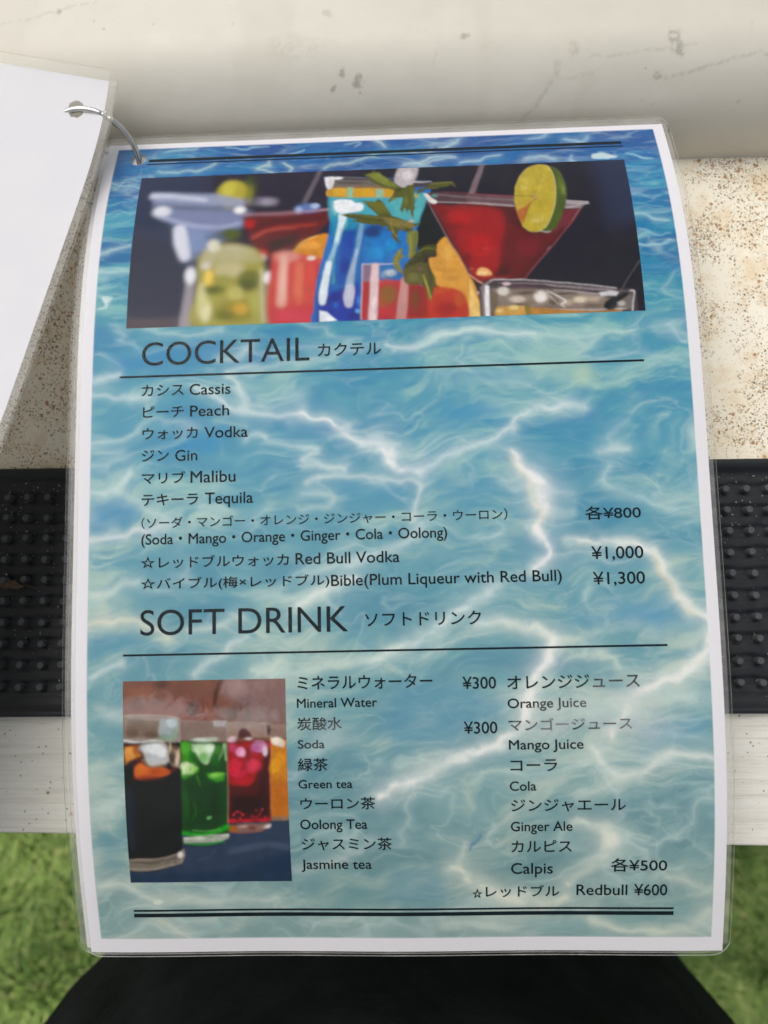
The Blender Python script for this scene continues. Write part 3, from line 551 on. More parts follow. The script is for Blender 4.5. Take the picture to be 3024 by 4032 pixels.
["s","c8d4bc",0.19,0.9,[[34.92,255.46,0.3],[39.72,255.9,0.52],[44.92,255.56,0.3],[49.42,254.45,0.6]]],
["s","68705c",0.22,0.7,[[42.7,255.54,0.45],[47.17,255.01,0.37]]],
["s","8ca888",0.15,0.6,[[50.24,223.66,0.22],[49.48,251.77,0.22]]],
["s","c84838",0.15,0.5,[[50.39,229.48,0.22],[49.84,250.25,0.22]]],
["e","d04870",0.6,0.85,[51.96,225.5,1.12,1.5]],
["e","8c1028",0.6,0.8,[56.66,228.11,1.12,2.24]],
["e","f0b0cc",0.37,0.9,[55.21,227.36,0.9,1.12]],
["e","e8d0e0",0.3,0.9,[62.37,227.1,0.6,1.27]],
["e","b85c94",0.52,0.8,[59.28,225.97,1.5,1.12]],
["e","d83044",0.75,0.8,[52.53,231.7,2.24,2.62]],
["e","e04058",0.6,0.8,[59.5,231.43,1.65,1.5]],
["e","981428",0.52,0.7,[55.83,231.74,0.75,1.27]],
["e","c42038",0.67,0.8,[55.33,236.14,2.99,1.27]],
["e","6c0c1c",0.52,0.7,[60.13,235.1,1.12,1.87]],
["e","400c14",1.12,0.7,[61.47,238.79,1.5,7.48]],
["p","5c3838",0.3,0.95,[[53.89,221.18],[54.65,219.75],[55.58,219.22],[56.67,219.6],[58.1,221.43],[57.9,222.33],[55.69,222.66],[54.05,222.27]]],
["e","f0dce0",0.3,0.8,[57.16,222.75,1.12,0.37]],
["e","e8ccd0",0.3,0.8,[52.03,222.24,1.12,0.45]],
["s","401018",0.19,0.6,[[50.53,223.67,0.22],[57.12,224.31,0.22],[64.09,223.87,0.22]]],
["e","e04858",0.15,0.8,[51.58,247.62,0.3,0.26]],
["e","e04858",0.15,0.8,[52.73,246.58,0.26,0.22]],
["e","e04858",0.15,0.8,[54.53,247.66,0.3,0.26]],
["e","e04858",0.15,0.8,[53.74,248.78,0.34,0.26]],
["e","e04858",0.15,0.7,[59.0,246.2,0.3,0.22]],
["e","e04858",0.15,0.7,[61.03,245.85,0.37,0.26]],
["e","d03040",0.22,0.8,[51.13,249.51,1.27,0.6]],
["e","d03040",0.22,0.8,[55.9,249.94,1.87,0.45]],
["e","d03040",0.22,0.8,[61.06,249.62,1.87,0.45]],
["e","e04858",0.15,0.7,[61.84,248.49,0.3,0.22]],
["e","c84050",0.15,0.7,[57.42,248.82,0.37,0.22]],
["e","c8a090",0.3,0.8,[54.34,251.82,1.5,0.52]],
["e","7c4440",0.3,0.8,[57.27,252.24,1.5,0.6]],
["e","dcd4d4",0.22,0.9,[62.62,251.72,0.82,0.6]],
["e","a88074",0.3,0.8,[60.23,251.88,1.5,0.52]],
["e","e89c20",0.6,0.8,[67.23,229.71,1.87,2.24]],
["e","e4a020",0.6,0.8,[64.96,232.6,1.12,1.5]],
["e","fff0dc",0.3,0.9,[66.66,223.36,1.72,0.9]],
["s","b87c24",0.19,0.7,[[64.4,226.04,0.3],[63.84,248.14,0.3]]]]
WATER=[
["p","3a94c4",3.32,0.8,[[123.83,114.27],[135.46,113.79],[145.28,116.22],[140.19,119.87],[130.24,121.25],[123.68,119.36]]],
["p","3a90bc",3.32,0.7,[[109.09,104.35],[129.21,102.43],[150.79,103.16],[149.02,105.69],[124.04,107.43]]],
["s","4492bc",1.33,0.6,[[149.88,124.38,1.66],[159.86,121.33,1.16],[176.31,119.31,0.83],[187.58,121.77,1.33],[189.69,127.26,1.49]]],
["p","4494bc",3.32,0.6,[[118.18,137.67],[134.6,138.14],[144.15,145.03],[129.41,146.28],[121.33,142.75]]],
["p","4a98c0",2.49,0.6,[[87.54,140.15],[108.21,140.73],[111.42,144.14],[101.49,146.36],[91.61,144.43]]],
["p","4a94b4",2.49,0.5,[[143.57,159.79],[154.14,158.42],[154.7,164.13],[148.15,166.4]]],
["s","4a90b0",1.66,0.5,[[84.83,155.03,1.66],[109.41,158.93,1.66]]],
["p","5a9cc4",3.32,0.6,[[177.06,181.53],[192.98,180.28],[204.31,188.45],[188.4,191.28]]],
["p","2e88c0",2.66,0.75,[[10.5,93.96],[25.68,90.92],[46.39,89.5],[46.48,96.63],[25.86,98.75],[13.41,98.33]]],
["p","3290c8",2.4,0.8,[[28.96,126.59],[37.1,122.73],[50.69,120.4],[46.63,127.11],[37.13,126.83]]],
["p","3a8cc0",2.4,0.8,[[3.99,143.55],[12.82,142.44],[21.02,146.7],[18.36,150.66],[5.53,153.01]]],
["p","4494be",2.0,0.6,[[63.56,118.74],[83.81,118.0],[80.38,123.36],[65.57,122.23]]],
["p","4090b8",1.6,0.6,[[78.31,128.05],[93.73,127.15],[94.99,131.24],[83.63,131.59]]],
["p","4e94b4",2.0,0.7,[[4.83,189.33],[16.15,186.95],[28.15,191.74],[13.54,192.75],[5.56,195.19]]],
["p","4e90b0",2.0,0.6,[[32.08,180.11],[50.67,177.9],[54.63,181.89],[41.39,184.21]]],
["p","4a94c0",2.87,0.6,[[163.78,184.59],[184.5,182.28],[194.54,185.93],[184.16,188.45],[163.62,188.03]]],
["p","5c98b8",2.87,0.6,[[107.74,205.47],[127.08,207.18],[139.3,212.86],[128.02,222.25],[104.44,226.02],[100.52,216.33]]],
["p","6ca8c8",2.87,0.6,[[182.63,221.72],[203.02,217.97],[202.81,223.38],[185.8,228.57]]],
["p","5e98a8",2.4,0.6,[[5.7,250.27],[13.99,255.85],[12.64,264.96],[6.01,264.19]]],
["p","6498a0",3.33,0.6,[[71.94,271.85],[103.49,269.23],[106.46,279.32],[76.72,282.09]]],
["p","5a98b0",2.87,0.6,[[103.28,267.49],[122.83,268.4],[119.83,279.18],[101.52,279.07]]],
["p","6aa0a8",2.87,0.6,[[147.8,288.0],[196.14,279.63],[201.85,285.89],[168.79,292.06]]],
["p","5098be",2.49,0.5,[[161.64,125.1],[174.76,121.31],[184.92,121.62],[174.47,126.88],[162.8,129.31]]],
["s","f6fbfb",0.75,1,[[76.16,116.17,0.5],[82.02,117.63,1.0],[87.86,119.52,1.49],[91.99,123.04,1.33],[96.94,125.73,2.32],[101.93,125.88,3.65],[105.17,129.34,3.65],[105.91,133.14,2.49],[110.0,135.35,1.49],[114.93,136.08,1.0]]],
["s","eef8f6",0.83,0.9,[[114.51,136.32,1.16],[121.62,132.76,1.16],[126.65,129.98,1.66],[133.3,128.08,1.16],[139.1,126.99,1.0],[144.99,123.39,1.16],[149.27,119.31,1.16],[151.81,117.7,0.83]]],
["s","e8f4f2",1.0,0.9,[[154.33,116.51,1.33],[160.1,116.1,1.99],[165.07,115.16,2.32],[170.34,116.18,1.16]]],
["s","fcfdfa",0.58,1,[[146.48,131.4,1.0],[148.62,135.21,2.32],[152.52,139.47,3.65],[155.19,143.68,5.15],[154.61,147.78,4.65],[155.68,151.1,2.32],[153.48,155.14,3.65],[154.55,158.43,1.99],[156.75,163.36,1.33],[154.56,167.36,1.16],[152.04,169.73,0.83]]],
["s","f0ecc8",0.5,0.7,[[145.83,133.46,0.5],[149.33,137.72,0.66],[152.01,141.94,0.66],[152.58,147.73,0.66],[154.43,151.88,1.16],[153.04,155.94,0.66]]],
["s","e8f2f0",0.66,0.85,[[76.75,139.02,1.16],[85.09,137.57,1.0],[97.52,138.34,0.66],[109.89,139.52,0.83],[114.81,140.49,1.49],[115.56,143.42,1.33],[113.8,147.52,1.0],[112.85,152.45,0.83]]],
["s","dcecea",0.83,0.7,[[75.04,143.15,0.83],[82.52,142.93,1.0],[86.64,145.13,1.16],[82.46,147.51,0.83],[74.99,147.48,0.83]]],
["s","dceaea",0.66,0.8,[[75.98,133.12,0.83],[85.14,134.22,1.0],[90.12,135.04,1.16]]],
["s","d8ecec",0.66,0.7,[[76.88,127.24,0.66],[81.88,128.66,1.0],[76.84,130.62,0.66]]],
["s","e4f2f0",0.66,0.8,[[174.03,131.79,0.83],[178.94,131.1,1.66],[183.84,130.42,0.83]]],
["s","c8e2e0",1.16,0.7,[[177.46,136.04,1.16],[175.52,142.18,1.99],[181.44,144.81,1.66],[190.87,148.76,1.16],[198.72,151.41,1.16]]],
["s","f8faf4",0.66,1,[[162.91,160.67,0.66],[170.94,160.87,1.33],[180.51,161.92,1.49],[188.39,163.73,2.16],[191.36,167.43,2.16],[194.99,173.14,1.99],[197.02,178.78,1.66],[201.51,182.85,1.66],[206.37,186.91,1.66]]],
["s","ecdca8",0.5,0.6,[[189.82,166.59,0.41],[193.46,172.3,0.5],[196.24,178.76,0.5],[204.43,186.48,0.5]]],
["s","f4f8f4",1.16,0.85,[[132.9,186.58,0.83],[145.7,187.24,1.49],[152.79,189.77,1.99],[157.02,193.43,1.83],[155.18,199.33,1.66]]],
["s","dceae6",1.0,0.7,[[157.43,193.04,1.0],[164.61,192.39,1.0]]],
["s","e6f2ee",1.33,0.8,[[139.78,174.29,1.99],[133.17,178.97,2.82],[124.93,184.41,2.99],[118.35,189.08,2.99],[108.55,193.67,1.99],[98.76,197.87,1.66]]],
["s","d8ecea",1.0,0.7,[[76.41,169.6,1.99],[86.3,167.38,1.49],[95.34,165.96,0.66]]],
["s","dfeceb",0.83,0.7,[[115.26,154.15,0.83],[109.37,160.57,1.16],[99.48,163.6,1.16],[90.42,165.84,1.0]]],
["s","f2faf8",0.67,0.95,[[39.7,104.84,0.53],[45.21,108.5,1.07],[50.68,111.8,1.2],[55.44,114.02,1.33],[60.19,115.21,0.93],[66.96,116.45,0.67],[77.09,116.56,0.8]]],
["s","e4f2ee",0.8,0.85,[[50.64,102.05,0.93],[54.07,104.62,1.73],[56.12,108.16,1.6],[56.8,113.03,1.33]]],
["s","dceee8",0.67,0.8,[[50.63,100.3,0.8],[55.41,99.41,0.67],[60.2,98.51,0.53]]],
["s","e8f4f4",0.67,0.9,[[4.17,102.4,0.93],[8.63,101.0,1.07],[13.45,100.1,0.8]]],
["s","e4f2f2",0.53,0.9,[[3.95,107.16,0.53],[12.24,107.57,0.67],[19.16,108.91,1.47],[23.28,108.84,0.53]]],
["s","e0f0f0",0.67,0.85,[[4.62,140.52,0.8],[12.11,140.39,1.07],[14.79,137.75,1.73],[17.46,133.75,1.73]]],
["s","d4eae4",0.93,0.7,[[12.8,141.08,0.93],[19.64,144.64,1.2],[26.44,148.19,1.47],[31.19,150.99,0.93]]],
["s","f0f4f4",0.67,0.95,[[4.24,156.66,1.6],[9.64,155.46,1.33],[17.06,154.65,1.2],[23.13,153.8,1.2],[28.51,152.6,0.93]]],
["s","d8ecea",0.67,0.75,[[57.46,123.35,0.93],[62.2,122.12,1.6],[64.21,124.23,0.93],[72.28,126.17,0.8],[80.33,127.77,1.07],[76.94,130.72,0.93],[83.6,133.61,0.93],[90.25,135.15,1.47]]],
["s","e0ece6",0.93,0.8,[[4.94,175.58,1.73],[11.96,173.77,1.33],[19.97,170.65,1.07]]],
["s","d0e6e0",0.8,0.7,[[86.78,96.61,0.67],[67.03,98.75,0.93],[58.84,101.98,0.8]]],
["s","cfe6e0",1.07,0.6,[[5.04,125.88,0.93],[13.95,126.83,0.67]]],
["s","d8ece4",1.07,0.7,[[58.79,90.66,1.6],[54.7,94.79,1.07],[46.47,95.92,0.67]]],
["s","e8f2ee",1.07,0.8,[[92.93,171.01,2.0],[83.01,175.35,2.66],[74.42,179.71,2.66]]],
["s","c4dfd8",0.93,0.6,[[46.61,117.53,0.67],[56.79,119.22,0.67]]],
["s","ecf6f2",0.62,0.9,[[104.63,92.48,0.69],[111.64,93.32,0.83],[117.27,92.56,1.38],[123.67,89.84,1.38],[131.41,88.64,1.11],[139.79,88.95,0.97],[148.09,90.36,0.97],[155.07,90.02,0.97]]],
["p","a8cfc6",2.08,0.8,[[149.18,96.98],[156.31,92.86],[165.94,93.93],[172.58,98.52],[172.78,107.13],[167.88,109.1],[161.14,106.74],[151.71,102.13]]],
["e","c4dcbc",1.66,0.6,[170.81,105.64,4.15,3.46]],
["s","c8e2da",0.83,0.7,[[156.38,91.39,1.38],[163.34,90.91,1.38],[172.79,94.9,1.11]]],
["s","bcdce0",0.97,0.6,[[175.97,99.36,0.97],[189.74,98.4,0.83],[201.23,100.24,0.83]]],
["e","cfe4dc",1.38,0.8,[205.51,127.12,2.08,4.15]],
["s","c0dcd6",1.11,0.6,[[162.62,162.23,0.69],[169.34,161.72,1.38],[182.64,162.72,0.97]]],
["s","f0ecd8",1.07,0.85,[[4.75,184.11,1.6],[11.43,183.27,2.0],[19.45,184.08,1.6],[25.47,186.16,1.33],[30.8,189.2,0.93]]],
["s","e8f2ee",0.67,0.9,[[5.28,201.99,0.67],[10.26,199.49,0.93],[15.57,197.65,0.93]]],
["s","e8f2ee",0.8,0.85,[[40.05,201.97,0.93],[44.02,197.86,1.07],[50.63,193.47,1.07],[56.57,189.71,0.8]]],
["s","d8e8dc",1.47,0.7,[[58.45,201.34,4.0],[66.33,199.56,4.0],[68.96,198.32,3.33]]],
["s","d4e6de",1.07,0.6,[[66.29,202.77,1.33],[79.37,200.44,2.0],[92.41,198.76,2.0],[105.45,195.81,1.33]]],
["p","c4dcd0",1.33,0.6,[[63.06,199.5],[67.01,197.0],[71.57,198.37],[70.88,201.57],[64.99,202.1]]],
["s","cfe0d4",1.6,0.7,[[5.21,232.83,2.0],[9.92,230.92,2.0],[15.6,229.04,2.0]]],
["e","d4e6e2",1.6,0.7,[12.22,214.72,4.0,2.4]],
["s","e8eee4",0.93,0.7,[[54.62,183.19,1.07],[46.69,186.27,1.33],[37.42,188.03,0.93]]],
["s","f6f8f4",0.65,1,[[157.2,193.38,1.43],[154.91,198.81,2.15],[152.01,202.85,2.87],[149.04,208.93,4.02],[147.44,215.72,4.59],[144.53,221.13,2.87],[138.93,225.15,2.44],[127.83,229.12,2.44],[113.89,235.17,2.15],[99.87,241.31,2.87]]],
["s","f2f6f0",0.72,0.95,[[197.63,179.82,1.15],[201.55,182.65,1.29],[206.73,186.86,1.43]]],
["s","f4f6f0",0.72,0.95,[[206.39,192.31,2.15],[203.24,199.72,3.59],[198.29,203.69,3.59],[190.01,206.93,2.87],[183.08,210.2,2.44],[178.04,217.57,2.15],[174.46,222.95,2.15]]],
["s","e8eeda",1.43,0.7,[[142.95,187.6,1.0],[151.18,189.15,1.15],[157.21,193.04,1.72],[163.37,193.5,0.72]]],
["e","c8e0d8",1.86,0.8,[169.31,214.71,11.48,3.59]],
["e","cfe4dc",2.15,0.8,[195.2,211.76,9.32,2.87]],
["s","eef4ec",1.0,0.8,[[167.53,227.63,1.72],[175.47,235.98,2.15],[182.24,236.07,1.72],[191.16,230.01,2.15],[199.25,229.79,2.15],[205.92,231.59,1.72]]],
["s","dce8dc",1.43,0.7,[[175.44,237.36,2.15],[168.59,240.74,1.43],[161.75,242.76,1.15]]],
["s","d8e6d8",1.43,0.7,[[163.19,197.6,2.87],[174.09,198.49,2.15],[176.66,201.94,1.43]]],
["s","ecf0e0",1.29,0.85,[[122.86,266.88,2.15],[129.06,270.73,3.59],[138.05,276.17,4.3],[150.57,279.36,3.59],[159.59,277.86,1.72]]],
["s","e8eee0",1.15,0.8,[[159.55,271.71,2.87],[168.46,265.01,2.87],[173.22,257.7,3.59],[171.18,253.35,2.15],[161.65,251.1,1.43]]],
["s","e0e8d8",1.43,0.8,[[167.31,285.72,2.15],[182.65,289.74,1.86],[196.46,289.01,1.72],[205.16,282.79,2.87]]],
["s","e0e8d8",1.29,0.7,[[205.55,275.08,2.15],[197.25,271.23,1.43],[191.78,270.44,1.15]]],
["s","d8e4d8",1.43,0.6,[[127.19,257.99,1.86],[124.3,263.89,2.15],[122.84,267.64,1.72]]],
["s","4c84ac",0.29,0.9,[[131.72,255.48,0.57],[129.95,258.02,0.72],[128.66,260.81,0.57]]],
["s","f0f2e8",1.0,0.9,[[171.86,254.8,2.87],[173.9,258.44,2.15]]],
["s","d4e0d4",1.72,0.7,[[119.7,286.29,2.15],[132.36,287.14,2.15],[140.78,288.77,1.43]]],
["s","dce6dc",1.33,0.8,[[5.24,272.83,2.4],[12.03,272.15,1.6],[19.77,275.86,1.6],[24.95,278.1,1.07]]],
["s","e4e8d8",1.07,0.8,[[23.1,284.04,1.6],[28.18,287.81,1.6],[33.29,291.58,1.33]]],
["s","d8e4da",1.73,0.7,[[31.78,276.67,2.4],[47.7,278.24,2.4],[63.7,277.6,2.0]]],
["s","d0e2dc",1.73,0.7,[[5.9,246.88,2.0],[11.39,243.58,2.0],[16.15,240.96,1.6]]],
["e","f0f4ec",0.2,0.8,[24.93,278.4,1.73,0.93]],
["s","d0e0dc",1.33,0.6,[[70.87,266.85,2.0],[84.12,263.44,2.0],[97.38,256.66,1.33]]],
["s","cfe2da",1.73,0.6,[[83.2,285.08,2.66],[103.1,282.23,2.66]]],
["s","bfe0e4",0.27,0.85,[[22.64,5.03,0.33],[27.43,3.56,0.47],[33.56,3.58,0.33]]],
["s","bfe0dc",0.27,0.9,[[21.4,15.74,0.33],[32.02,16.67,0.53],[38.65,15.63,0.67],[42.17,13.29,0.47]]],
["s","d0e8dc",0.27,0.95,[[63.86,18.68,0.53],[58.54,16.76,0.6],[61.76,14.76,0.8],[62.76,12.92,0.4]]],
["s","d0e8dc",0.27,0.95,[[68.06,14.01,0.53],[69.27,15.74,0.6],[71.58,17.51,0.6],[70.92,19.08,0.4]]],
["s","c8e4dc",0.27,0.9,[[83.45,18.18,0.4],[86.35,16.18,0.47],[94.48,14.45,0.4],[101.88,12.65,0.33]]],
["s","a8d8e0",0.4,0.8,[[45.77,3.5,0.53],[53.5,4.8,0.93],[61.07,4.44,0.4]]],
["s","d0e8e8",0.27,0.9,[[102.26,2.85,0.4],[104.89,5.37,0.8],[105.63,7.75,0.4]]],
["s","a8d4dc",0.33,0.8,[[89.83,4.44,0.4],[95.86,4.23,0.67],[94.38,6.48,0.4]]],
["s","b0dce4",0.33,0.8,[[4.25,21.73,0.67],[8.92,23.02,0.53],[15.08,24.59,0.53]]],
["s","a8d8dc",0.33,0.8,[[6.21,24.93,0.4],[9.97,19.94,0.4],[13.81,20.68,0.33]]],
["s","a0d0dc",0.4,0.7,[[4.09,36.48,0.53],[9.01,34.85,0.53],[15.12,37.02,0.4]]],
["s","c8e6e6",0.33,0.9,[[4.55,53.56,0.67],[9.44,52.11,0.67],[14.69,50.66,0.4]]],
["s","c8e6e6",0.4,0.9,[[3.87,62.03,0.67],[10.26,61.89,0.67],[15.19,61.31,0.4]]],
["p","e8f6f4",0.4,0.95,[[5.59,71.02],[9.85,71.57],[8.88,73.05],[4.49,76.26],[6.81,73.72]]],
["s","a0d0d8",0.53,0.7,[[3.79,70.57,0.53],[8.11,71.88,0.8],[14.42,71.37,0.53]]],
["e","4c9c98",0.8,0.7,[11.88,47.56,3.33,0.93]],
["s","90c8c8",0.4,0.7,[[6.08,47.3,0.4],[11.97,48.42,0.67],[15.42,46.86,0.33]]],
["s","c8e4e0",0.8,0.8,[[21.98,83.56,0.93],[29.01,86.0,1.07],[39.43,86.74,0.93],[47.71,85.6,1.33]]],
["s","b0d8e4",0.33,0.7,[[64.48,10.43,0.4],[73.37,8.1,0.93],[74.83,7.03,0.33]]],
["s","c8e8ec",0.27,0.9,[[125.83,8.98,0.4],[131.13,6.99,0.53],[133.14,4.19,0.33]]],
["s","cce8e8",0.27,0.95,[[112.67,16.61,0.53],[117.44,16.88,0.93],[122.65,14.99,0.93],[131.53,13.85,0.67],[125.54,16.26,0.53],[118.15,17.68,0.4]]],
["s","c8e8ec",0.33,0.9,[[133.55,17.27,0.53],[140.94,16.06,0.53],[147.66,14.25,0.67]]],
["s","bfe0ec",0.33,0.85,[[159.45,5.83,0.4],[164.72,4.99,0.67],[166.82,2.76,0.4]]],
["s","bfe0ec",0.33,0.9,[[173.04,6.68,0.53],[178.38,8.17,1.2],[181.61,6.04,0.4]]],
["s","c8e8ec",0.33,0.9,[[157.02,15.91,0.53],[162.84,16.03,0.93],[167.8,17.31,0.4]]],
["p","dcf2f0",0.4,0.95,[[181.7,16.27],[186.24,14.88],[189.6,16.73],[190.11,18.18],[184.96,18.95],[181.46,18.1]]],
["s","c0e0e8",0.33,0.9,[[174.47,19.1,0.53],[173.61,17.21,0.4],[174.86,15.86,0.27]]],
["s","b0dcec",0.4,0.85,[[194.07,15.9,0.53],[198.9,17.28,0.93],[203.59,19.39,0.4]]],
["s","8cc4e4",0.4,0.7,[[193.73,22.85,0.53],[197.91,23.6,0.53],[204.18,24.47,0.33]]],
["s","8cc4dc",0.4,0.7,[[193.19,36.61,0.67],[198.62,37.82,0.67],[202.84,37.57,0.4]]],
["s","c0e2e4",0.33,0.9,[[193.41,45.62,0.53],[199.42,47.2,0.8],[204.72,48.74,0.53]]],
["s","98cce0",0.4,0.8,[[193.28,52.41,0.53],[199.21,54.33,0.67],[204.58,54.98,0.4]]],
["s","b8dee8",0.4,0.85,[[193.28,58.53,0.8],[198.75,58.2,0.8],[204.93,57.67,0.53]]],
["s","88c4cc",0.67,0.7,[[193.67,75.05,0.67],[199.56,76.39,0.8],[204.84,76.96,0.53]]],
["s","94cccc",0.53,0.7,[[193.16,80.89,0.53],[199.86,80.42,0.53],[205.2,80.26,0.33]]],
["s","4890c0",0.93,0.7,[[193.63,68.29,2.0],[200.41,67.81,2.0],[205.17,67.24,1.33]]],
["s","84c0dc",0.53,0.6,[[193.4,40.3,0.53],[203.38,43.47,0.53]]],
["s","c8e6e0",0.67,0.85,[[116.78,91.68,0.93],[125.63,89.15,1.2],[134.43,88.4,0.93],[146.5,89.2,0.67],[157.16,90.29,0.67]]]]
STAINS=[
["s","8f8c78",0.46,0.45,[[-150.1,60.6,0.91],[-139.4,62.8,0.91],[-127.9,65.3,0.73],[-112.9,67.9,0.55]]],
["e","4c4a40",0.27,0.8,[-127.8,65.3,0.82,0.98]],
["e","55534e",0.36,0.8,[-21.7,40.4,1.46,1.75]],
["e","55534e",0.36,0.8,[-15.8,37.5,1.64,1.97]],
["e","55534e",0.27,0.8,[-25.5,35.0,0.82,0.98]],
["e","55534e",0.27,0.7,[-17.5,36.4,0.91,0.87]],
["e","8f8a78",0.46,0.5,[-27.2,60.8,1.82,1.53]],
["e","8a8676",0.27,0.6,[-62.0,58.5,0.55,0.44]],
["e","8a8676",0.27,0.6,[-114.2,60.9,0.46,0.55]],
["e","8f8b7c",1.64,0.25,[-39.5,49.6,10.03,4.37]],
["s","a39f8c",0.73,0.5,[[57.9,41.7,2.01],[57.8,37.2,1.82],[51.7,28.8,2.01],[46.6,22.6,1.64]]],
["s","8c8874",0.36,0.7,[[57.8,37.9,0.73],[58.7,36.8,0.73]]],
["s","a6a28e",0.73,0.4,[[58.9,35.7,1.28],[71.5,38.0,1.09]]],
["e","b0a688",0.55,0.6,[64.2,46.4,2.19,2.84]],
["e","6a6858",0.36,0.8,[23.6,51.5,1.28,1.09]],
["e","6a6858",0.36,0.7,[25.7,51.6,0.91,0.87]],
["p","5e5c4c",0.73,0.7,[[99.2,53.0],[101.9,50.9],[105.3,44.6],[104.2,42.8],[100.7,44.4],[98.8,48.2]]],
["s","a4a08c",0.55,0.5,[[69.4,42.9,0.91],[83.7,44.4,1.09],[100.5,45.9,0.91],[109.7,46.8,0.73]]],
["s","9a9682",0.55,0.6,[[97.5,35.8,1.09],[107.5,37.5,1.09],[120.5,41.3,1.09],[135.2,43.1,1.09]]],
["e","7a7664",0.46,0.7,[96.1,36.6,1.82,1.97]],
["e","6a6858",0.18,0.7,[2.3,47.8,0.55,0.55]],
["e","6a6858",0.18,0.6,[127.6,26.7,0.55,0.55]],
["e","6a6858",0.18,0.6,[96.6,26.5,0.46,0.44]],
["e","6a6858",0.18,0.5,[90.8,27.9,0.36,0.44]],
["s","a39f8c",0.46,0.3,[[128.7,53.0,0.46],[127.8,45.9,0.46]]],
["s","a39f8c",0.73,0.3,[[15.0,50.5,1.09],[11.6,42.1,0.91]]],
["s","a8a490",0.73,0.35,[[4.4,54.1,0.73],[10.3,53.5,0.73]]]]

# ------------------------------------------------------------------ camera, light
cd = bpy.data.cameras.new('camera')
cam = bpy.data.objects.new('camera', cd); col.objects.link(cam)
cd.sensor_fit = 'VERTICAL'; cd.sensor_height = 36.0; cd.lens = 36.0*3028/4032
cd.clip_start = .01; cd.clip_end = 200
cam.matrix_world = Matrix.Translation(CAM_LOC) @ Matrix(CAM_ROT).to_4x4()
cd.dof.use_dof = True; cd.dof.focus_distance = .268; cd.dof.aperture_fstop = cd.lens/3.0
scene.camera = cam
w = bpy.data.worlds.new('World'); scene.world = w; w.use_nodes = True
nt = w.node_tree; nt.nodes.clear()
wo = nt.nodes.new('ShaderNodeOutputWorld'); bg = nt.nodes.new('ShaderNodeBackground'); sk = nt.nodes.new('ShaderNodeTexSky')
SUN_EL, SUN_AZ = 60., -48.          # degrees; azimuth clockwise from +Y
sk.sky_type = 'NISHITA'; sk.sun_disc = False; sk.sun_elevation = R_(SUN_EL); sk.sun_rotation = R_(SUN_AZ)
sk.air_density = 1.0; sk.dust_density = 4.0; sk.ozone_density = 1.0
bg.inputs['Strength'].default_value = .15
hs = nt.nodes.new('ShaderNodeHueSaturation'); hs.inputs['Saturation'].default_value = .35   # thin bright cloud
nt.links.new(sk.outputs[0], hs.inputs['Color']); nt.links.new(hs.outputs[0], bg.inputs[0]); nt.links.new(bg.outputs[0], wo.inputs[0])
sl = bpy.data.lights.new('sun', 'SUN'); so = bpy.data.objects.new('sun', sl); col.objects.link(so)
sl.energy = 1.5; sl.angle = R_(60); sl.color = (1, .93, .82)
sd = Vector((math.sin(R_(SUN_AZ))*math.cos(R_(SUN_EL)), math.cos(R_(SUN_AZ))*math.cos(R_(SUN_EL)), math.sin(R_(SUN_EL))))
so.rotation_euler = (-sd).to_track_quat('-Z', 'Y').to_euler(); so.location = sd*5
scene.cycles.transparent_max_bounces = 32
scene.view_settings.view_transform = 'Standard'; scene.view_settings.look = 'None'
scene.view_settings.exposure = -0.14; scene.view_settings.gamma = 1

# ------------------------------------------------------------------ helpers
def tag(o, label=None, cat=None, group=None, kind=None):
    for k, v in (('label', label), ('category', cat), ('group', group), ('kind', kind)):
        if v: o[k] = v
    return o
def empty(name, loc, label, cat, group=None):
    o = bpy.data.objects.new(name, None); o.location = loc; o.empty_display_size = .02; col.objects.link(o)
    return tag(o, label, cat, group)
def root_loc(p):
    l = Vector((0, 0, 0))
    while p is not None: l += p.location; p = p.parent
    return np.array(l)
def mesh(name, V, F, mat, parent=None, smooth=True, colors=None):
    """V in world metres; stored relative to the parent chain."""
    V = np.asarray(V, float) - root_loc(parent)
    me = bpy.data.meshes.new(name); F = np.asarray(F) if not isinstance(F, list) else F
    if isinstance(F, np.ndarray):
        n, k = F.shape
        me.vertices.add(len(V)); me.vertices.foreach_set('co', V.ravel())
        me.loops.add(n*k); me.loops.foreach_set('vertex_index', F.ravel().astype(np.int32))
        me.polygons.add(n); me.polygons.foreach_set('loop_start', np.arange(n, dtype=np.int32)*k)
        me.polygons.foreach_set('loop_total', np.full(n, k, np.int32))
        me.update(calc_edges=True)
    else:
        me.from_pydata([tuple(v) for v in V], [], F); me.update()
    if colors is not None:
        a = me.color_attributes.new('Col', 'FLOAT_COLOR', 'POINT')
        a.data.foreach_set('color', np.concatenate([colors, np.ones((len(colors), 1))], 1).ravel())
    me.polygons.foreach_set('use_smooth', np.full(len(me.polygons), smooth))
    me.validate()
    me.materials.append(mat)
    o = bpy.data.objects.new(name, me); o.parent = parent; col.objects.link(o)
    return o
def bmobj(name, bm, mat, parent=None, smooth=False):
    l = root_loc(parent)
    for v in bm.verts: v.co -= Vector(l)
    me = bpy.data.meshes.new(name); bm.to_mesh(me); bm.free()
    me.polygons.foreach_set('use_smooth', np.full(len(me.polygons), smooth)); me.materials.append(mat)
    o = bpy.data.objects.new(name, me); o.parent = parent; col.objects.link(o); return o
def grid_faces(nr, nc):
    i = np.arange(nr*nc).reshape(nr, nc)
    return np.stack([i[:-1, :-1], i[1:, :-1], i[1:, 1:], i[:-1, 1:]], -1).reshape(-1, 4)
def lin(c):
    if isinstance(c, str): c = [int(c[i:i+2], 16) for i in (0, 2, 4)]
    c = np.asarray(c, float)/255
    return np.where(c <= .04045, c/12.92, ((c+.055)/1.055)**2.4)
HAZE, GAIN = .022, .96
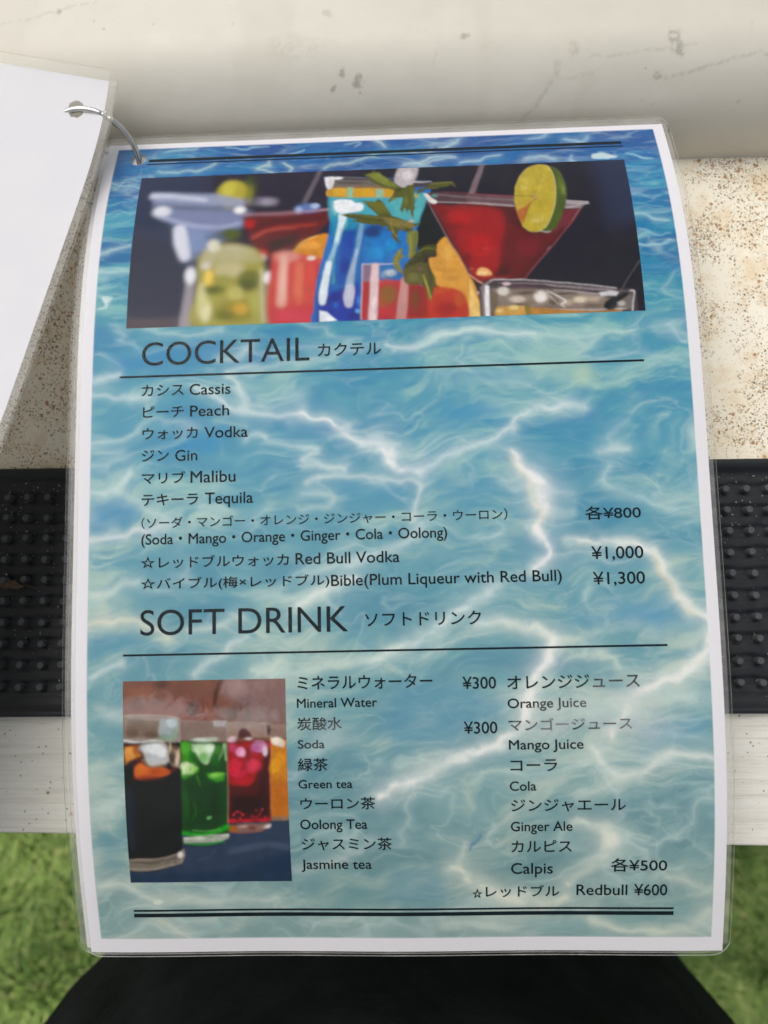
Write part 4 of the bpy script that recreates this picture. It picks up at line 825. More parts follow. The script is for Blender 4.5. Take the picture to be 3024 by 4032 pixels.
def ink(c): return np.clip((lin(c)-HAZE)*GAIN, .004, .9)
def hash2(ix, iy, s):
    h = (ix*374761393 + iy*668265263 + s*974634777) & 0xffffffff
    h = ((h ^ (h >> 13))*1274126177) & 0xffffffff
    return ((h ^ (h >> 16)) & 0xffff)/65535.
def vn(x, y, s=0):
    ix = np.floor(x).astype(np.int64); iy = np.floor(y).astype(np.int64); fx = x-ix; fy = y-iy
    fx = fx*fx*fx*(fx*(fx*6-15)+10); fy = fy*fy*fy*(fy*(fy*6-15)+10)
    a = hash2(ix, iy, s); b = hash2(ix+1, iy, s); c = hash2(ix, iy+1, s); d = hash2(ix+1, iy+1, s)
    return (a*(1-fx)+b*fx)*(1-fy)+(c*(1-fx)+d*fx)*fy
def fbm(x, y, s=0, o=4):
    t = 0; a = .5; n = 0
    for i in range(o): t = t+a*vn(x, y, s+i*17); n += a; x = x*2.03+3.1; y = y*2.03+1.7; a *= .5
    return t/n
def sstep(a, b, x): t = np.clip((x-a)/(b-a), 0, 1); return t*t*(3-2*t)
def smooth_line(P, n=10):
    P = np.asarray(P, float)
    if len(P) < 3: return P
    Q = np.vstack([2*P[0]-P[1], P, 2*P[-1]-P[-2]]); out = []
    for i in range(1, len(Q)-2):
        for k in range(n):
            t = k/n; out.append(.5*((2*Q[i])+(-Q[i-1]+Q[i+1])*t+(2*Q[i-1]-5*Q[i]+4*Q[i+1]-Q[i+2])*t*t+(-Q[i-1]+3*Q[i]-3*Q[i+1]+Q[i+2])*t**3))
    out.append(P[-1]); out = np.array(out)
    if out.shape[1] > 2: out[:, 2] = np.maximum(out[:, 2], .05)
    return out
def paint(C, U, V, ops, conv, smin, wob=0.):
    """C (n,3) in/out; U, V mm."""
    du = dv = 0
    if wob: du = ((vn(U/1.3, V/1.3, 91)-.5)*.22+(vn(U/4., V/4., 92)-.5))*wob*2; dv = ((vn(U/1.3, V/1.3, 57)-.5)*.22+(vn(U/4., V/4., 58)-.5))*wob*2
    Us, Vs = U+du, V+dv
    for kind, colr, soft, al, pts in ops:
        soft = max(soft, smin); c = conv(colr)
        if kind == 'e':
            cx, cy, rx, ry = pts; bb = (cx-rx-2*soft, cx+rx+2*soft, cy-ry-2*soft, cy+ry+2*soft)
        else:
            P = np.array(pts); m = soft*2+(P[:, 2].max() if kind == 's' else 0)
            bb = (P[:, 0].min()-m, P[:, 0].max()+m, P[:, 1].min()-m, P[:, 1].max()+m)
        k = np.nonzero((Us > bb[0]) & (Us < bb[1]) & (Vs > bb[2]) & (Vs < bb[3]))[0]
        if len(k) == 0: continue
        x = Us[k]; y = Vs[k]
        if kind == 'e':
            q = np.sqrt(((x-cx)/rx)**2+((y-cy)/ry)**2); d = (q-1)*min(rx, ry)
        elif kind == 's':
            L = smooth_line(P, 8 if len(P) < 8 else 5); d = np.full(len(k), 1e9)
            for a, b in zip(L[:-1], L[1:]):
                e = b[:2]-a[:2]; t = np.clip(((x-a[0])*e[0]+(y-a[1])*e[1])/(e@e+1e-9), 0, 1)
                d = np.minimum(d, np.hypot(x-a[0]-t*e[0], y-a[1]-t*e[1])-(a[2]+(b[2]-a[2])*t)/2)
        else:
            d = np.full(len(k), 1e9); ins = np.zeros(len(k), bool)
            if len(P) > 5: P = smooth_line(np.vstack([P, P[:1]]), 4)[:-1] if soft > .25 else P
            for a, b in zip(P, np.roll(P, -1, 0)):
                e = b-a; t = np.clip(((x-a[0])*e[0]+(y-a[1])*e[1])/(e@e+1e-9), 0, 1)
                d = np.minimum(d, np.hypot(x-a[0]-t*e[0], y-a[1]-t*e[1]))
                cr = ((a[1] > y) != (b[1] > y))
                with np.errstate(divide='ignore', invalid='ignore'):
                    ins ^= cr & (x < (b[0]-a[0])*(y-a[1])/(b[1]-a[1]+1e-12)+a[0])
            d = np.where(ins, -d, d)
        m = (al*(1-sstep(-soft, soft, d)))[:, None]
        C[k] = C[k]*(1-m)+c*m
    return C

# ------------------------------------------------------------------ materials
def M(name): 
    m = bpy.data.materials.new(name); m.use_nodes = True
    return m, m.node_tree, m.node_tree.nodes['Principled BSDF']
def nd(t, typ, **kw):
    n = t.nodes.new(typ)
    for k, v in kw.items():
        if k in n.inputs.keys(): n.inputs[k].default_value = v
        else: setattr(n, k, v)
    return n
def ramp(t, fac, stops):
    r = t.nodes.new('ShaderNodeValToRGB'); t.links.new(fac, r.inputs[0])
    while len(r.color_ramp.elements) < len(stops): r.color_ramp.elements.new(.5)
    for e, (p, c) in zip(r.color_ramp.elements, stops):
        e.position = p; e.color = (c, c, c, 1) if isinstance(c, (int, float)) else (*c, 1)
    return r.outputs[0]
def mixc(t, f, a, b, mode='MIX'):
    n = t.nodes.new('ShaderNodeMix'); n.data_type = 'RGBA'; n.blend_type = mode
    for i, v in ((0, f), (6, a), (7, b)):
        if hasattr(v, 'links'): t.links.new(v, n.inputs[i])
        elif isinstance(v, (int, float)): n.inputs[i].default_value = v
        else: n.inputs[i].default_value = (*v, 1)
    return n.outputs[2]
def math_(t, op, a, b=None):
    n = t.nodes.new('ShaderNodeMath'); n.operation = op
    for i, v in ((0, a), (1, b)):
        if v is None: continue
        if hasattr(v, 'links'): t.links.new(v, n.inputs[i])
        else: n.inputs[i].default_value = v
    return n.outputs[0]
def coords(t, sc=(1, 1, 1)):
    tc = t.nodes.new('ShaderNodeTexCoord'); mp = t.nodes.new('ShaderNodeMapping'); mp.inputs['Scale'].default_value = sc
    t.links.new(tc.outputs['Object'], mp.inputs[0]); return mp.outputs[0]
def noise(t, vec, s, det=4, rough=.5, dist=0.):
    n = nd(t, 'ShaderNodeTexNoise', Scale=s, Detail=det, Roughness=rough, Distortion=dist); t.links.new(vec, n.inputs['Vector']); return n.outputs[0]
def voro(t, vec, s, feature='F1', rand=1.):
    n = nd(t, 'ShaderNodeTexVoronoi', Scale=s, Randomness=rand); n.feature = feature; t.links.new(vec, n.inputs['Vector']); return n
def bump(t, b, h, strength, dist):
    n = nd(t, 'ShaderNodeBump', Strength=strength, Distance=dist); t.links.new(h, n.inputs['Height']); t.links.new(n.outputs[0], b.inputs['Normal']); return n
def L(t, a, b): t.links.new(a, b)

def see_through(t, b, colr, amt):
    tl = t.nodes.new('ShaderNodeBsdfTranslucent'); mx = t.nodes.new('ShaderNodeMixShader'); mx.inputs[0].default_value = amt
    if hasattr(colr, 'links'): L(t, colr, tl.inputs[0])
    else: tl.inputs[0].default_value = (*colr, 1)
    out = [n for n in t.nodes if n.type == 'OUTPUT_MATERIAL'][0]
    L(t, b.outputs[0], mx.inputs[1]); L(t, tl.outputs[0], mx.inputs[2]); L(t, mx.outputs[0], out.inputs[0])
def mat_print():
    m, t, b = M('printed_paper'); a = t.nodes.new('ShaderNodeVertexColor'); a.layer_name = 'Col'
    c = coords(t); n = noise(t, c, 2600, 2, .6)
    L(t, mixc(t, .10, a.outputs[0], ramp(t, n, [(.25, .62), (.75, 1.25)]), 'MULTIPLY'), b.inputs['Base Color'])
    b.inputs['Roughness'].default_value = .75; b.inputs['Specular IOR Level'].default_value = .15
    see_through(t, b, (.8, .82, .8), .14); return m
def mat_paper():
    m, t, b = M('white_paper'); c = coords(t)
    L(t, ramp(t, noise(t, c, 40, 4, .6), [(.3, (.78, .78, .83)), (.7, (.82, .82, .86))]), b.inputs['Base Color'])
    b.inputs['Roughness'].default_value = .8; b.inputs['Specular IOR Level'].default_value = .15
    bump(t, b, noise(t, c, 900, 2), .05, .001); see_through(t, b, (.9, .88, .84), .16); return m
def mat_ink():
    m, t, b = M('dark_teal_ink'); c = coords(t)
    L(t, ramp(t, noise(t, c, 300, 3), [(.3, (.004, .011, .016)), (.7, (.007, .016, .022))]), b.inputs['Base Color'])
    b.inputs['Roughness'].default_value = .9; b.inputs['Specular IOR Level'].default_value = .0; return m
def mat_film(name, haze, rough, glare_patches=()):
    m = bpy.data.materials.new(name); m.use_nodes = True; t = m.node_tree; t.nodes.clear()
    out = t.nodes.new('ShaderNodeOutputMaterial'); tr = t.nodes.new('ShaderNodeBsdfTransparent'); tr.inputs[0].default_value = (.985, .985, .98, 1)
    gl = nd(t, 'ShaderNodeBsdfGlossy', Roughness=rough); df = nd(t, 'ShaderNodeBsdfDiffuse'); df.inputs[0].default_value = (.8, .8, .8, 1)
    lw = nd(t, 'ShaderNodeLayerWeight', Blend=.5); fr = math_(t, 'ADD', math_(t, 'MULTIPLY', math_(t, 'POWER', lw.outputs['Facing'], 4.), .8), .007); m1 = t.nodes.new('ShaderNodeMixShader'); m2 = t.nodes.new('ShaderNodeMixShader')
    c = coords(t); bp = nd(t, 'ShaderNodeBump', Strength=.25, Distance=.0006)
    L(t, math_(t, 'ADD', noise(t, c, 55, 3), math_(t, 'MULTIPLY', noise(t, c, 900, 2), .06)), bp.inputs['Height'])
    L(t, bp.outputs[0], gl.inputs['Normal']); L(t, bp.outputs[0], lw.inputs['Normal'])
    sc = ramp(t, noise(t, coords(t, (1, 1, 1)), 70, 5, .7), [(.45, haze*.8), (.75, haze*1.6)])
    for px_, rx, ry, amt in glare_patches:  # pale glare painted in as noisy patches of diffuse haze
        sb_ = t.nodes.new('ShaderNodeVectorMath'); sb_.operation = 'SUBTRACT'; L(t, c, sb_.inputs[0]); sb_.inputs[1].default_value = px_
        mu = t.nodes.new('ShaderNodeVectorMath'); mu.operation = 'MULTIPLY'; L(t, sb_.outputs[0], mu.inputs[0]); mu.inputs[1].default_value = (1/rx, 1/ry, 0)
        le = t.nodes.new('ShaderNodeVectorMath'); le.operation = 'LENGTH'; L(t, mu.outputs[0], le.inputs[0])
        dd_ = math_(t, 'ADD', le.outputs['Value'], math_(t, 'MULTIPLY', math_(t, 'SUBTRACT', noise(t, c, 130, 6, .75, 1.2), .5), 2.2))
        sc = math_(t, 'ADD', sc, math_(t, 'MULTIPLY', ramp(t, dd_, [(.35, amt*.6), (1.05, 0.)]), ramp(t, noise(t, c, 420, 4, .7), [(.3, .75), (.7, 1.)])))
    L(t, sc, m1.inputs[0]); L(t, tr.outputs[0], m1.inputs[1]); L(t, df.outputs[0], m1.inputs[2])
    L(t, fr, m2.inputs[0]); L(t, m1.outputs[0], m2.inputs[1]); L(t, gl.outputs[0], m2.inputs[2])
    L(t, m2.outputs[0], out.inputs[0]); return m
def mat_ledge():
    m, t, b = M('cream_paint_with_rust_specks'); c = coords(t)
    dens = ramp(t, noise(t, c, 34, 5, .65), [(.38, .05), (.68, .85)])
    base = ramp(t, noise(t, c, 35, 5, .65), [(.3, (.86, .77, .57)), (.5, (.92, .86, .71)), (.72, (.90, .86, .74))])
    base = mixc(t, ramp(t, noise(t, c, 60, 6, .7), [(.50, 0.), (.68, .55)]), base, (.70, .47, .20))
    # specks of two sizes
    cd_ = nd(t, 'ShaderNodeMapping'); cw = noise(t, c, 500, 2)
    wv = t.nodes.new('ShaderNodeVectorMath'); wv.operation = 'ADD'; L(t, c, wv.inputs[0])
    nv = nd(t, 'ShaderNodeTexNoise', Scale=700., Detail=2.); L(t, c, nv.inputs['Vector'])
    sv = t.nodes.new('ShaderNodeVectorMath'); sv.operation = 'SCALE'; sv.inputs['Scale'].default_value = .0011; L(t, nv.outputs['Color'], sv.inputs[0]); L(t, sv.outputs[0], wv.inputs[1])
    h = None
    for s, lo, colr, k in ((900, .22, (.26, .11, .03), .95), (640, .18, (.15, .08, .035), .95), (1500, .26, (.40, .22, .08), .7), (1050, .2, (.12, .09, .06), .8), (300, .15, (.42, .17, .04), .9), (420, .16, (.46, .26, .07), .7)):
        v = voro(t, wv.outputs[0], s)
        sep = t.nodes.new('ShaderNodeSeparateColor'); L(t, v.outputs['Color'], sep.inputs[0])
        on = ramp(t, math_(t, 'ADD', math_(t, 'MULTIPLY', sep.outputs[0], .6), math_(t, 'MULTIPLY', dens, .8)), [(.56, 0.), (.66, 1.)])
        d = math_(t, 'MULTIPLY', ramp(t, v.outputs['Distance'], [(lo, 1.), (lo+.13, 0.)]), on)
        d = math_(t, 'MULTIPLY', d, k); base = mixc(t, d, base, colr); h = d if h is None else math_(t, 'MAXIMUM', h, d)
    L(t, base, b.inputs['Base Color']); b.inputs['Roughness'].default_value = .6
    hh = math_(t, 'ADD', math_(t, 'MULTIPLY', h, -.6), math_(t, 'MULTIPLY', noise(t, c, 420, 4, .6), .8))
    bump(t, b, hh, .55, .0005); return m
def mat_attr_board():
    m, t, b = M('scuffed_white_gelcoat'); a = t.nodes.new('ShaderNodeVertexColor'); a.layer_name = 'Col'; c = coords(t)
    cc = mixc(t, ramp(t, noise(t, c, 420, 3, .7), [(.60, 0.), (.78, .10)]), a.outputs[0], (.3, .29, .24))
    v = voro(t, c, 75); sp = ramp(t, v.outputs['Distance'], [(.02, 1.), (.05, 0.)])
    cc = mixc(t, math_(t, 'MULTIPLY', sp, .55), cc, (.28, .26, .2))
    L(t, cc, b.inputs['Base Color']); b.inputs['Roughness'].default_value = .42
    bump(t, b, math_(t, 'ADD', noise(t, c, 30, 4), math_(t, 'MULTIPLY', noise(t, c, 800, 2), .12)), .18, .001); return m
def mat_plank():
    m, t, b = M('white_painted_wood'); g = coords(t, (18, 420, 60)); g2 = coords(t, (60, 1500, 100)); c = coords(t)
    gr = noise(t, g, 1, 6, .65, .4); g3 = noise(t, g2, 1, 3, .6)
    base = ramp(t, gr, [(.3, (.66, .64, .56)), (.5, (.80, .78, .70)), (.75, (.85, .84, .77))])
    base = mixc(t, ramp(t, g3, [(.58, 0.), (.72, .35)]), base, (.50, .48, .42))
    base = mixc(t, ramp(t, noise(t, c, 30, 5, .7), [(.56, 0.), (.75, .3)]), base, (.55, .52, .50))
    h = None
    for s, lo, colr, thr in ((260, .10, (.30, .25, .17), .78), (120, .045, (.16, .11, .07), .55), (430, .12, (.34, .30, .22), .66)):
        v = voro(t, c, s); sep = t.nodes.new('ShaderNodeSeparateColor'); L(t, v.outputs['Color'], sep.inputs[0])
        on = ramp(t, sep.outputs[0], [(thr, 0.), (thr+.02, 1.)])
        d = math_(t, 'MULTIPLY', ramp(t, v.outputs['Distance'], [(lo*.7, 1.), (lo*1.5, 0.)]), on)
        if s == 120:
            halo = math_(t, 'MULTIPLY', ramp(t, v.outputs['Distance'], [(lo, .75), (lo*3.2, 0.)]), ramp(t, sep.outputs[0], [(.68, 0.), (.70, 1.)])); base = mixc(t, halo, base, (.55, .30, .12))
        base = mixc(t, d, base, colr); h = d if h is None else math_(t, 'MAXIMUM', h, d)
    L(t, base, b.inputs['Base Color']); b.inputs['Roughness'].default_value = .55
    hh = math_(t, 'ADD', math_(t, 'MULTIPLY', gr, 1.), math_(t, 'MULTIPLY', g3, .5)); hh = math_(t, 'SUBTRACT', hh, math_(t, 'MULTIPLY', h, .8))
    hh = math_(t, 'ADD', hh, math_(t, 'MULTIPLY', noise(t, c, 240, 4, .6), .7))
    bump(t, b, hh, .6, .0006); return m
def mat_rubber():
    m, t, b = M('black_rubber'); c = coords(t)
    cc = ramp(t, noise(t, c, 160, 5, .7), [(.35, (.004, .006, .009)), (.62, (.009, .011, .014)), (.8, (.03, .028, .024))])
    L(t, cc, b.inputs['Base Color']); L(t, ramp(t, noise(t, c, 90, 4), [(.3, .42), (.7, .62)]), b.inputs['Roughness'])
    bump(t, b, noise(t, c, 1200, 3), .12, .0004); return m
def simple(name, ca, cb, s, rough=.6, metal=0., bs=.1, bd=.001, spec=.5):
    m, t, b = M(name); c = coords(t); L(t, ramp(t, noise(t, c, s, 4, .6), [(.3, ca), (.7, cb)]), b.inputs['Base Color'])
    b.inputs['Roughness'].default_value = rough; b.inputs['Metallic'].default_value = metal; b.inputs['Specular IOR Level'].default_value = spec
    bump(t, b, noise(t, c, s*6, 3), bs, bd); return m
MP, MW, MI = mat_print(), mat_paper(), mat_ink()
MF = mat_film('laminate_film', .008, .10)
MSEAL = mat_film('sealed_laminate', .16, .25); MRIM = mat_film('cut_laminate_edge', .45, .3)
M_LEDGE, M_BOARD, M_PLANK, M_RUB = mat_ledge(), mat_attr_board(), mat_plank(), mat_rubber()
M_STUD = simple('worn_black_rubber', (.055, .062, .068), (.11, .118, .125), 300, .75)
M_STEEL = simple('nickel_ring', (.55, .54, .51), (.68, .66, .62), 400, .22, 1., .05, .0002)
M_CLOTH = simple('black_cloth', (.0025, .0035, .0045), (.013, .015, .017), 25, .95, 0., .3, .002, .12)
M_SKIN = simple('skin', (.55, .36, .26), (.62, .42, .31), 60, .5)
M_SHOE = simple('shoe_canvas', (.02, .02, .02), (.04, .04, .04), 200, .8)
M_SOIL = simple('turf_backing', (.08, .15, .035), (.14, .22, .055), 14, .95)
M_CRUMB = simple('pale_crumb', (.30, .26, .20), (.60, .57, .50), 300, .8)
M_LEAFD = simple('dry_brown_leaf', (.05, .03, .018), (.13, .075, .04), 240, .8)
M_PANEL = simple('white_panel_paint', (.62, .61, .57), (.72, .71, .67), 12, .6)

# ------------------------------------------------------------------ laminated sheets
PW, PH = .210, .297
def surf(P, u, v, off=0.):
    """u, v in metres from the page's top left corner -> world points; off lifts along the sheet normal."""
    Rm, T, k = np.array(P[0]), np.array(P[1]), P[2]
    phi = k[0]; g = np.linspace(-.22, .22, 441); th = np.zeros_like(g)
    for i in range(5): th += k[1+i]*(np.clip(g, -.165, .165)/.15)**(i+1)
    cy, sy = np.cos(th), np.sin(th); dg = np.diff(g)
    Y = np.concatenate([[0], np.cumsum((cy[1:]+cy[:-1])/2*dg)]); Z = np.concatenate([[0], np.cumsum((sy[1:]+sy[:-1])/2*dg)])
    Y -= Y[220]; Z -= Z[220]
    uu = np.asarray(u)-PW/2; vv = np.asarray(v)-PH/2
    a = uu*math.cos(phi)+vv*math.sin(phi); s = -uu*math.sin(phi)+vv*math.cos(phi)
    y = np.interp(s, g, Y); z = np.interp(s, g, Z); t = np.interp(s, g, th)
    y = y+off*np.sin(t); z = z-off*np.cos(t)
    # gentle waviness of the lower edge
    z = z-.0004*np.sin((uu+.02)*70)*sstep(.06, .16, vv)
    p = np.stack([a*math.cos(phi)-y*math.sin(phi), a*math.sin(phi)+y*math.cos(phi), z], -1)
    return p@Rm.T+T
def holed_grid(us, vs, hole, r=.0029):
    """grid of (u,v) with the cells inside the punched hole left out and the rim snapped to a circle"""
    U, V = np.meshgrid(us, vs); U = U.ravel().copy(); V = V.ravel().copy(); F = grid_faces(len(vs), len(us))
    if hole is not None:
        d = np.hypot(U-hole[0], V-hole[1]); F = F[~(d[F] < r).any(1)]
        st = us[1]-us[0]; used = np.zeros(len(U), bool); used[F.ravel()] = True
        k = used & (d < r+st*1.3); ang = np.arctan2(V[k]-hole[1], U[k]-hole[0])
        f = np.clip(1-(d[k]-r)/(st*1.3), 0, 1); nr = d[k]*(1-f)+r*f
        U[k] = hole[0]+np.cos(ang)*nr; V[k] = hole[1]+np.sin(ang)*nr
    return U, V, F
def outline(u0, u1, v0, v1, r, n=10):
    pts = []
    for cx, cy, a0 in ((u1-r, v0+r, -90), (u1-r, v1-r, 0), (u0+r, v1-r, 90), (u0+r, v0+r, 180)):
        for i in range(n+1):
            a = R_(a0+90*i/n); pts.append((cx+r*math.cos(a), cy+r*math.sin(a)))
    return pts
def at_(u_, v_): return tuple(surf(MAIN, u_/1e3, v_/1e3)-surf(MAIN, PW/2, PH/2))
MF_GLARE = mat_film('glare_painted_laminate_film', .008, .10, [(at_(176, 215), .026, .012, .30), (at_(155, 219), .016, .006, .28), (at_(188, 225), .012, .018, .15), (at_(24, 213), .020, .006, .26), (at_(56, 216), .016, .005, .26), (at_(84, 222), .012, .007, .20), (at_(27, 274), .003, .0015, .3)])  # menu film, with sheen patches painted as whitish haze
def film(P, rect, parent, name='laminate_film', th=.00042, r=.006, shift=0.):
    """closed clear pouch round the sheet: top skin, bottom skin and rounded rim"""
    u0, u1, v0, v1 = rect; nu, nv = 44, 60
    us = np.linspace(0, 1, nu); V, Fc = [], []
    def row(v, off, inset=0.):
        d = min(v-v0, v1-v); e = 0 if d >= r else r-math.sqrt(max(0, r*r-(r-d)**2))
        uu = u0+e+inset+(u1-u0-2*e-2*inset)*us
        return surf(P, uu, np.full(nu, v), off)
    ts = np.unique(np.concatenate([v0+r*(1-np.cos(np.linspace(0, math.pi/2, 9))), np.linspace(v0+r, v1-r, nv), v1-r*(1-np.cos(np.linspace(0, math.pi/2, 9)))]))
    top = np.array([row(v, shift+th/2) for v in ts]); bot = np.array([row(v, shift-th/2) for v in ts]); n = len(ts)
    F = grid_faces(n, nu); F2 = F[:, ::-1]+n*nu
    i = np.arange(n*nu).reshape(n, nu); ring = np.concatenate([i[0], i[1:, -1], i[-1, ::-1][1:], i[::-1, 0][1:-1]])
    T3, B3 = top.reshape(-1, 3), bot.reshape(-1, 3); m = len(ring); k = np.arange(m); k2 = np.roll(k, -1)
    S = np.stack([k, k2, k2+m, k+m], 1)+2*n*nu
    o = mesh(name, np.concatenate([T3, B3, T3[ring], B3[ring]]), np.concatenate([F, F2, S]), MF_GLARE if P is MAIN else MF, parent)
    o.data.materials.append(MRIM); mi = np.zeros(len(o.data.polygons), np.int32); mi[len(F)*2:] = 1; o.data.polygons.foreach_set('material_index', mi); return o

# --- the printed menu
card = empty('menu_sheet', tuple(surf(MAIN, PW/2, PH/2)), 'laminated cocktail and soft drink menu printed on a turquoise pool water picture', 'menu', 'laminated menu sheets on the ring')
hole = (HOLE_MAIN[0]/1e3, HOLE_MAIN[1]/1e3)
st = .0004
us = np.linspace(0, PW, int(PW/st)+1); vs = np.linspace(0, PH, int(PH/st)+1)
U, V, F = holed_grid(us, vs, hole)
u, v = U*1e3, V*1e3
def water(u, v):
    tab_v = [0, 18, 50, 75, 95, 130, 165, 200, 235, 265, 297]
    mid = ['1862a4', '1a6eac', '2a84b0', '4298b2', '54a0b8', '62a6be', '70a8b8', '78aab4', '7faab0', '86aaac', '94b2b0']
    lite = ['3890bc', '3c94bc', '54aabc', '82bec0', '94c4c4', '9cc8c8', 'a8c8c2', 'b4ccc4', 'b6ccc4', 'b6c8be', 'bccac0']
    deep = ['0f5498', '105c9c', '186ca4', '2c7eac', '3a8cb8', '4c96b8', '5a98b0', '6498ac', '6a98a6', '70989e', '82a2a2']
    tab = lambda T: np.stack([np.interp(v, tab_v, np.array([ink(c) for c in T])[:, i]) for i in range(3)], 1)
    v2 = np.cumsum(np.interp(np.arange(0, 300), [0, 60, 110, 297], [2.2, 1.5, 1., .85])); vv = np.interp(v, np.arange(0, 300), v2)
    fx = np.interp(v, [0, 80, 120], [1.25, 1.05, 1.])
    wx = u*fx+22*(fbm(u/30, vv/22, 3, 3)-.5)+5*(fbm(u/8, vv/5, 4, 2)-.5); wy = vv+16*(fbm(u/34, vv/26, 5, 3)-.5)+3.5*(fbm(u/9, vv/6, 6, 2)-.5)
    sk_ = wy+.18*wx
    a = fbm(wx/34, sk_/12, 11, 4); b = fbm(wx/14+7, sk_/3.4, 23, 4); c = fbm(wx/80, wy/26, 31, 3); e_ = fbm(wx/5.+3, sk_/1.1, 29, 4)
    t = (a-.5)*1.7+(b-.5)*1.0+(c-.5)*1.3+(e_-.5)*.55
    C = tab(mid); l, d = tab(lite), tab(deep)
    tp = sstep(-.1, .85, t)[:, None]; tn = sstep(-.1, .85, -t)[:, None]
    C = C*(1-tp)+l*tp; C = C*(1-tn)+d*tn
    # caustic net: thin soft ridges of different size, strongest where swells meet
    for s, sx, sy, wdt, al in ((41, 38, 15, .05, .30), (83, 60, 21, .045, .30), (97, 18, 6.5, .05, .20), (59, 10, 3.5, .07, .13)):
        r_ = np.abs(fbm(wx/sx+s, wy/sy+.2*wx/sx, s, 3)-.5); g_ = sstep(.38, .62, fbm(wx/26+s, wy/12, s+5, 2))
        m = al*(np.exp(-(r_/wdt)**2)*.55+np.exp(-(r_/(wdt*.3))**2)*.45)*g_; m = m[:, None]
        m = m*np.interp(v, [0, 40, 100], [.75, .8, 1.])[:, None]; C = C*(1-m)+ink('def0ec')*m
    return C
Cc = water(u, v)
def fat(q, f, e): return [[p[0], p[1], p[2]*f+e] for p in q]
WL = []
for k, c, sf, al, q in WATER:
    if k == 's' and int(c[:2], 16) > 0xb8:
        mx = max(p[2] for p in q)
        WL.append([k, c, sf+mx*1.5+1.2, al*.30, fat(q, 2.0, 1.0)])
        WL.append([k, c, sf+mx*.5+.3, al*.55, fat(q, 1.0, .3)])
    elif k != 's' or int(c[:2], 16) > 0x90 or 1: WL.append([k, c, sf*1.6, al*.8, q])
C1 = paint(Cc.copy(), u, v, WL, ink, .3, .9)
def cw(mx): return .2+.8*float(sstep(1.2, 3.0, mx))
WC = [[k, c, sf*.8+.14*max(p[2] for p in q), min(1, al)*cw(max(p[2] for p in q)), fat(q, .78, -.1)] for k, c, sf, al, q in WATER if k == 's' and int(c[:2], 16) > 0xb8]
C2 = paint(C1.copy(), u, v, WC, ink, .25, .9)
k = (sstep(.28, .62, fbm(u/7, v/4.5, 71, 3)))[:, None]*.9; Cc = C1*(1-k)+C2*k
grain = (1+.05*(hash2((u*5).astype(np.int64), (v*5).astype(np.int64), 5)-.5))[:, None]; Cc = Cc*grain
edge = np.minimum(np.minimum(u-3.9, 206.2-u), np.minimum(v-2.8, 291.9-v))
m = sstep(-.2, .2, edge)[:, None]
white = np.array([.80, .79, .84])
Cc = white*(1-m)+Cc*m
page = mesh('page', surf(MAIN, U, V), F, MP, card, colors=Cc)
def photo(name, u0, u1, v0, v1, ops, stp, label, wob, bl=lambda x: 0*x):
    us = np.linspace(u0, u1, int((u1-u0)/stp)+1); vs = np.linspace(v0, v1, int((v1-v0)/stp)+1)
    A, B = np.meshgrid(us, vs); A = A.ravel(); B = B.ravel()
    C = np.zeros((len(A), 3)); C = paint(C, A, B, ops, ink, .12, wob)
    G = C.reshape(len(vs), len(us), 3)
    def blur(G, sg):
        n = max(1, int(3*sg/stp)); w = np.exp(-.5*(np.arange(-n, n+1)*stp/sg)**2); w /= w.sum()
        for ax in (0, 1):
            pad = [(0, 0)]*3; pad[ax] = (n, n); Q = np.pad(G, pad, mode='edge'); G = sum(w[i]*np.take(Q, np.arange(i, i+G.shape[ax]), axis=ax) for i in range(2*n+1))
        return G
    m = bl(us)[None, :, None]; G = blur(G, .6)*m+blur(G, .24)*(1-m); C = G.reshape(-1, 3)
    tex = (fbm(A/2.2, B/3.2, 77, 4)-.5)*.34*(1-np.tile(bl(us), len(vs))*.6)+(fbm(A/.7, B/1.1, 79, 3)-.5)*.22*(1-np.tile(bl(us), len(vs)))
    C = C*(1+tex)[:, None]
    o = mesh(name, surf(MAIN, A/1e3, B/1e3, .00004), grid_faces(len(vs), len(us)), MP, page, colors=C)
    o['label'] = label; return o
photo('printed_photo', 15.1, 192.9, 19.4, 83.5, COCKTAIL_PHOTO, .28, 'wide photo of cocktail glasses against a dark background', .12, lambda x: 1-sstep(72, 80, x))
photo('printed_photo', 15.9, 69.6, 203.5, 271.0, SOFT_PHOTO, .25, 'photo of four tall iced soft drinks in a row', .15)
# rules
def rule(u0, u1, v0, v1, lab=None):
    n = 90; U = np.linspace(u0, u1, n)/1e3
    V_ = np.concatenate([surf(MAIN, U, np.full(n, v0/1e3), .00009), surf(MAIN, U, np.full(n, v1/1e3), .00009)])
    return mesh('printed_rule', V_, grid_faces(2, n), MI, page)
rule(16.5, 193.3, 9.2, 10.7); rule(16.0, 193.6, 11.6, 12.15)
rule(13.4, 191.1, 100.65, 101.35); rule(15.9, 193.1, 194.75, 195.4)
rule(16.0, 193.7, 281.0, 281.7); rule(16.0, 193.7, 282.4, 283.8)
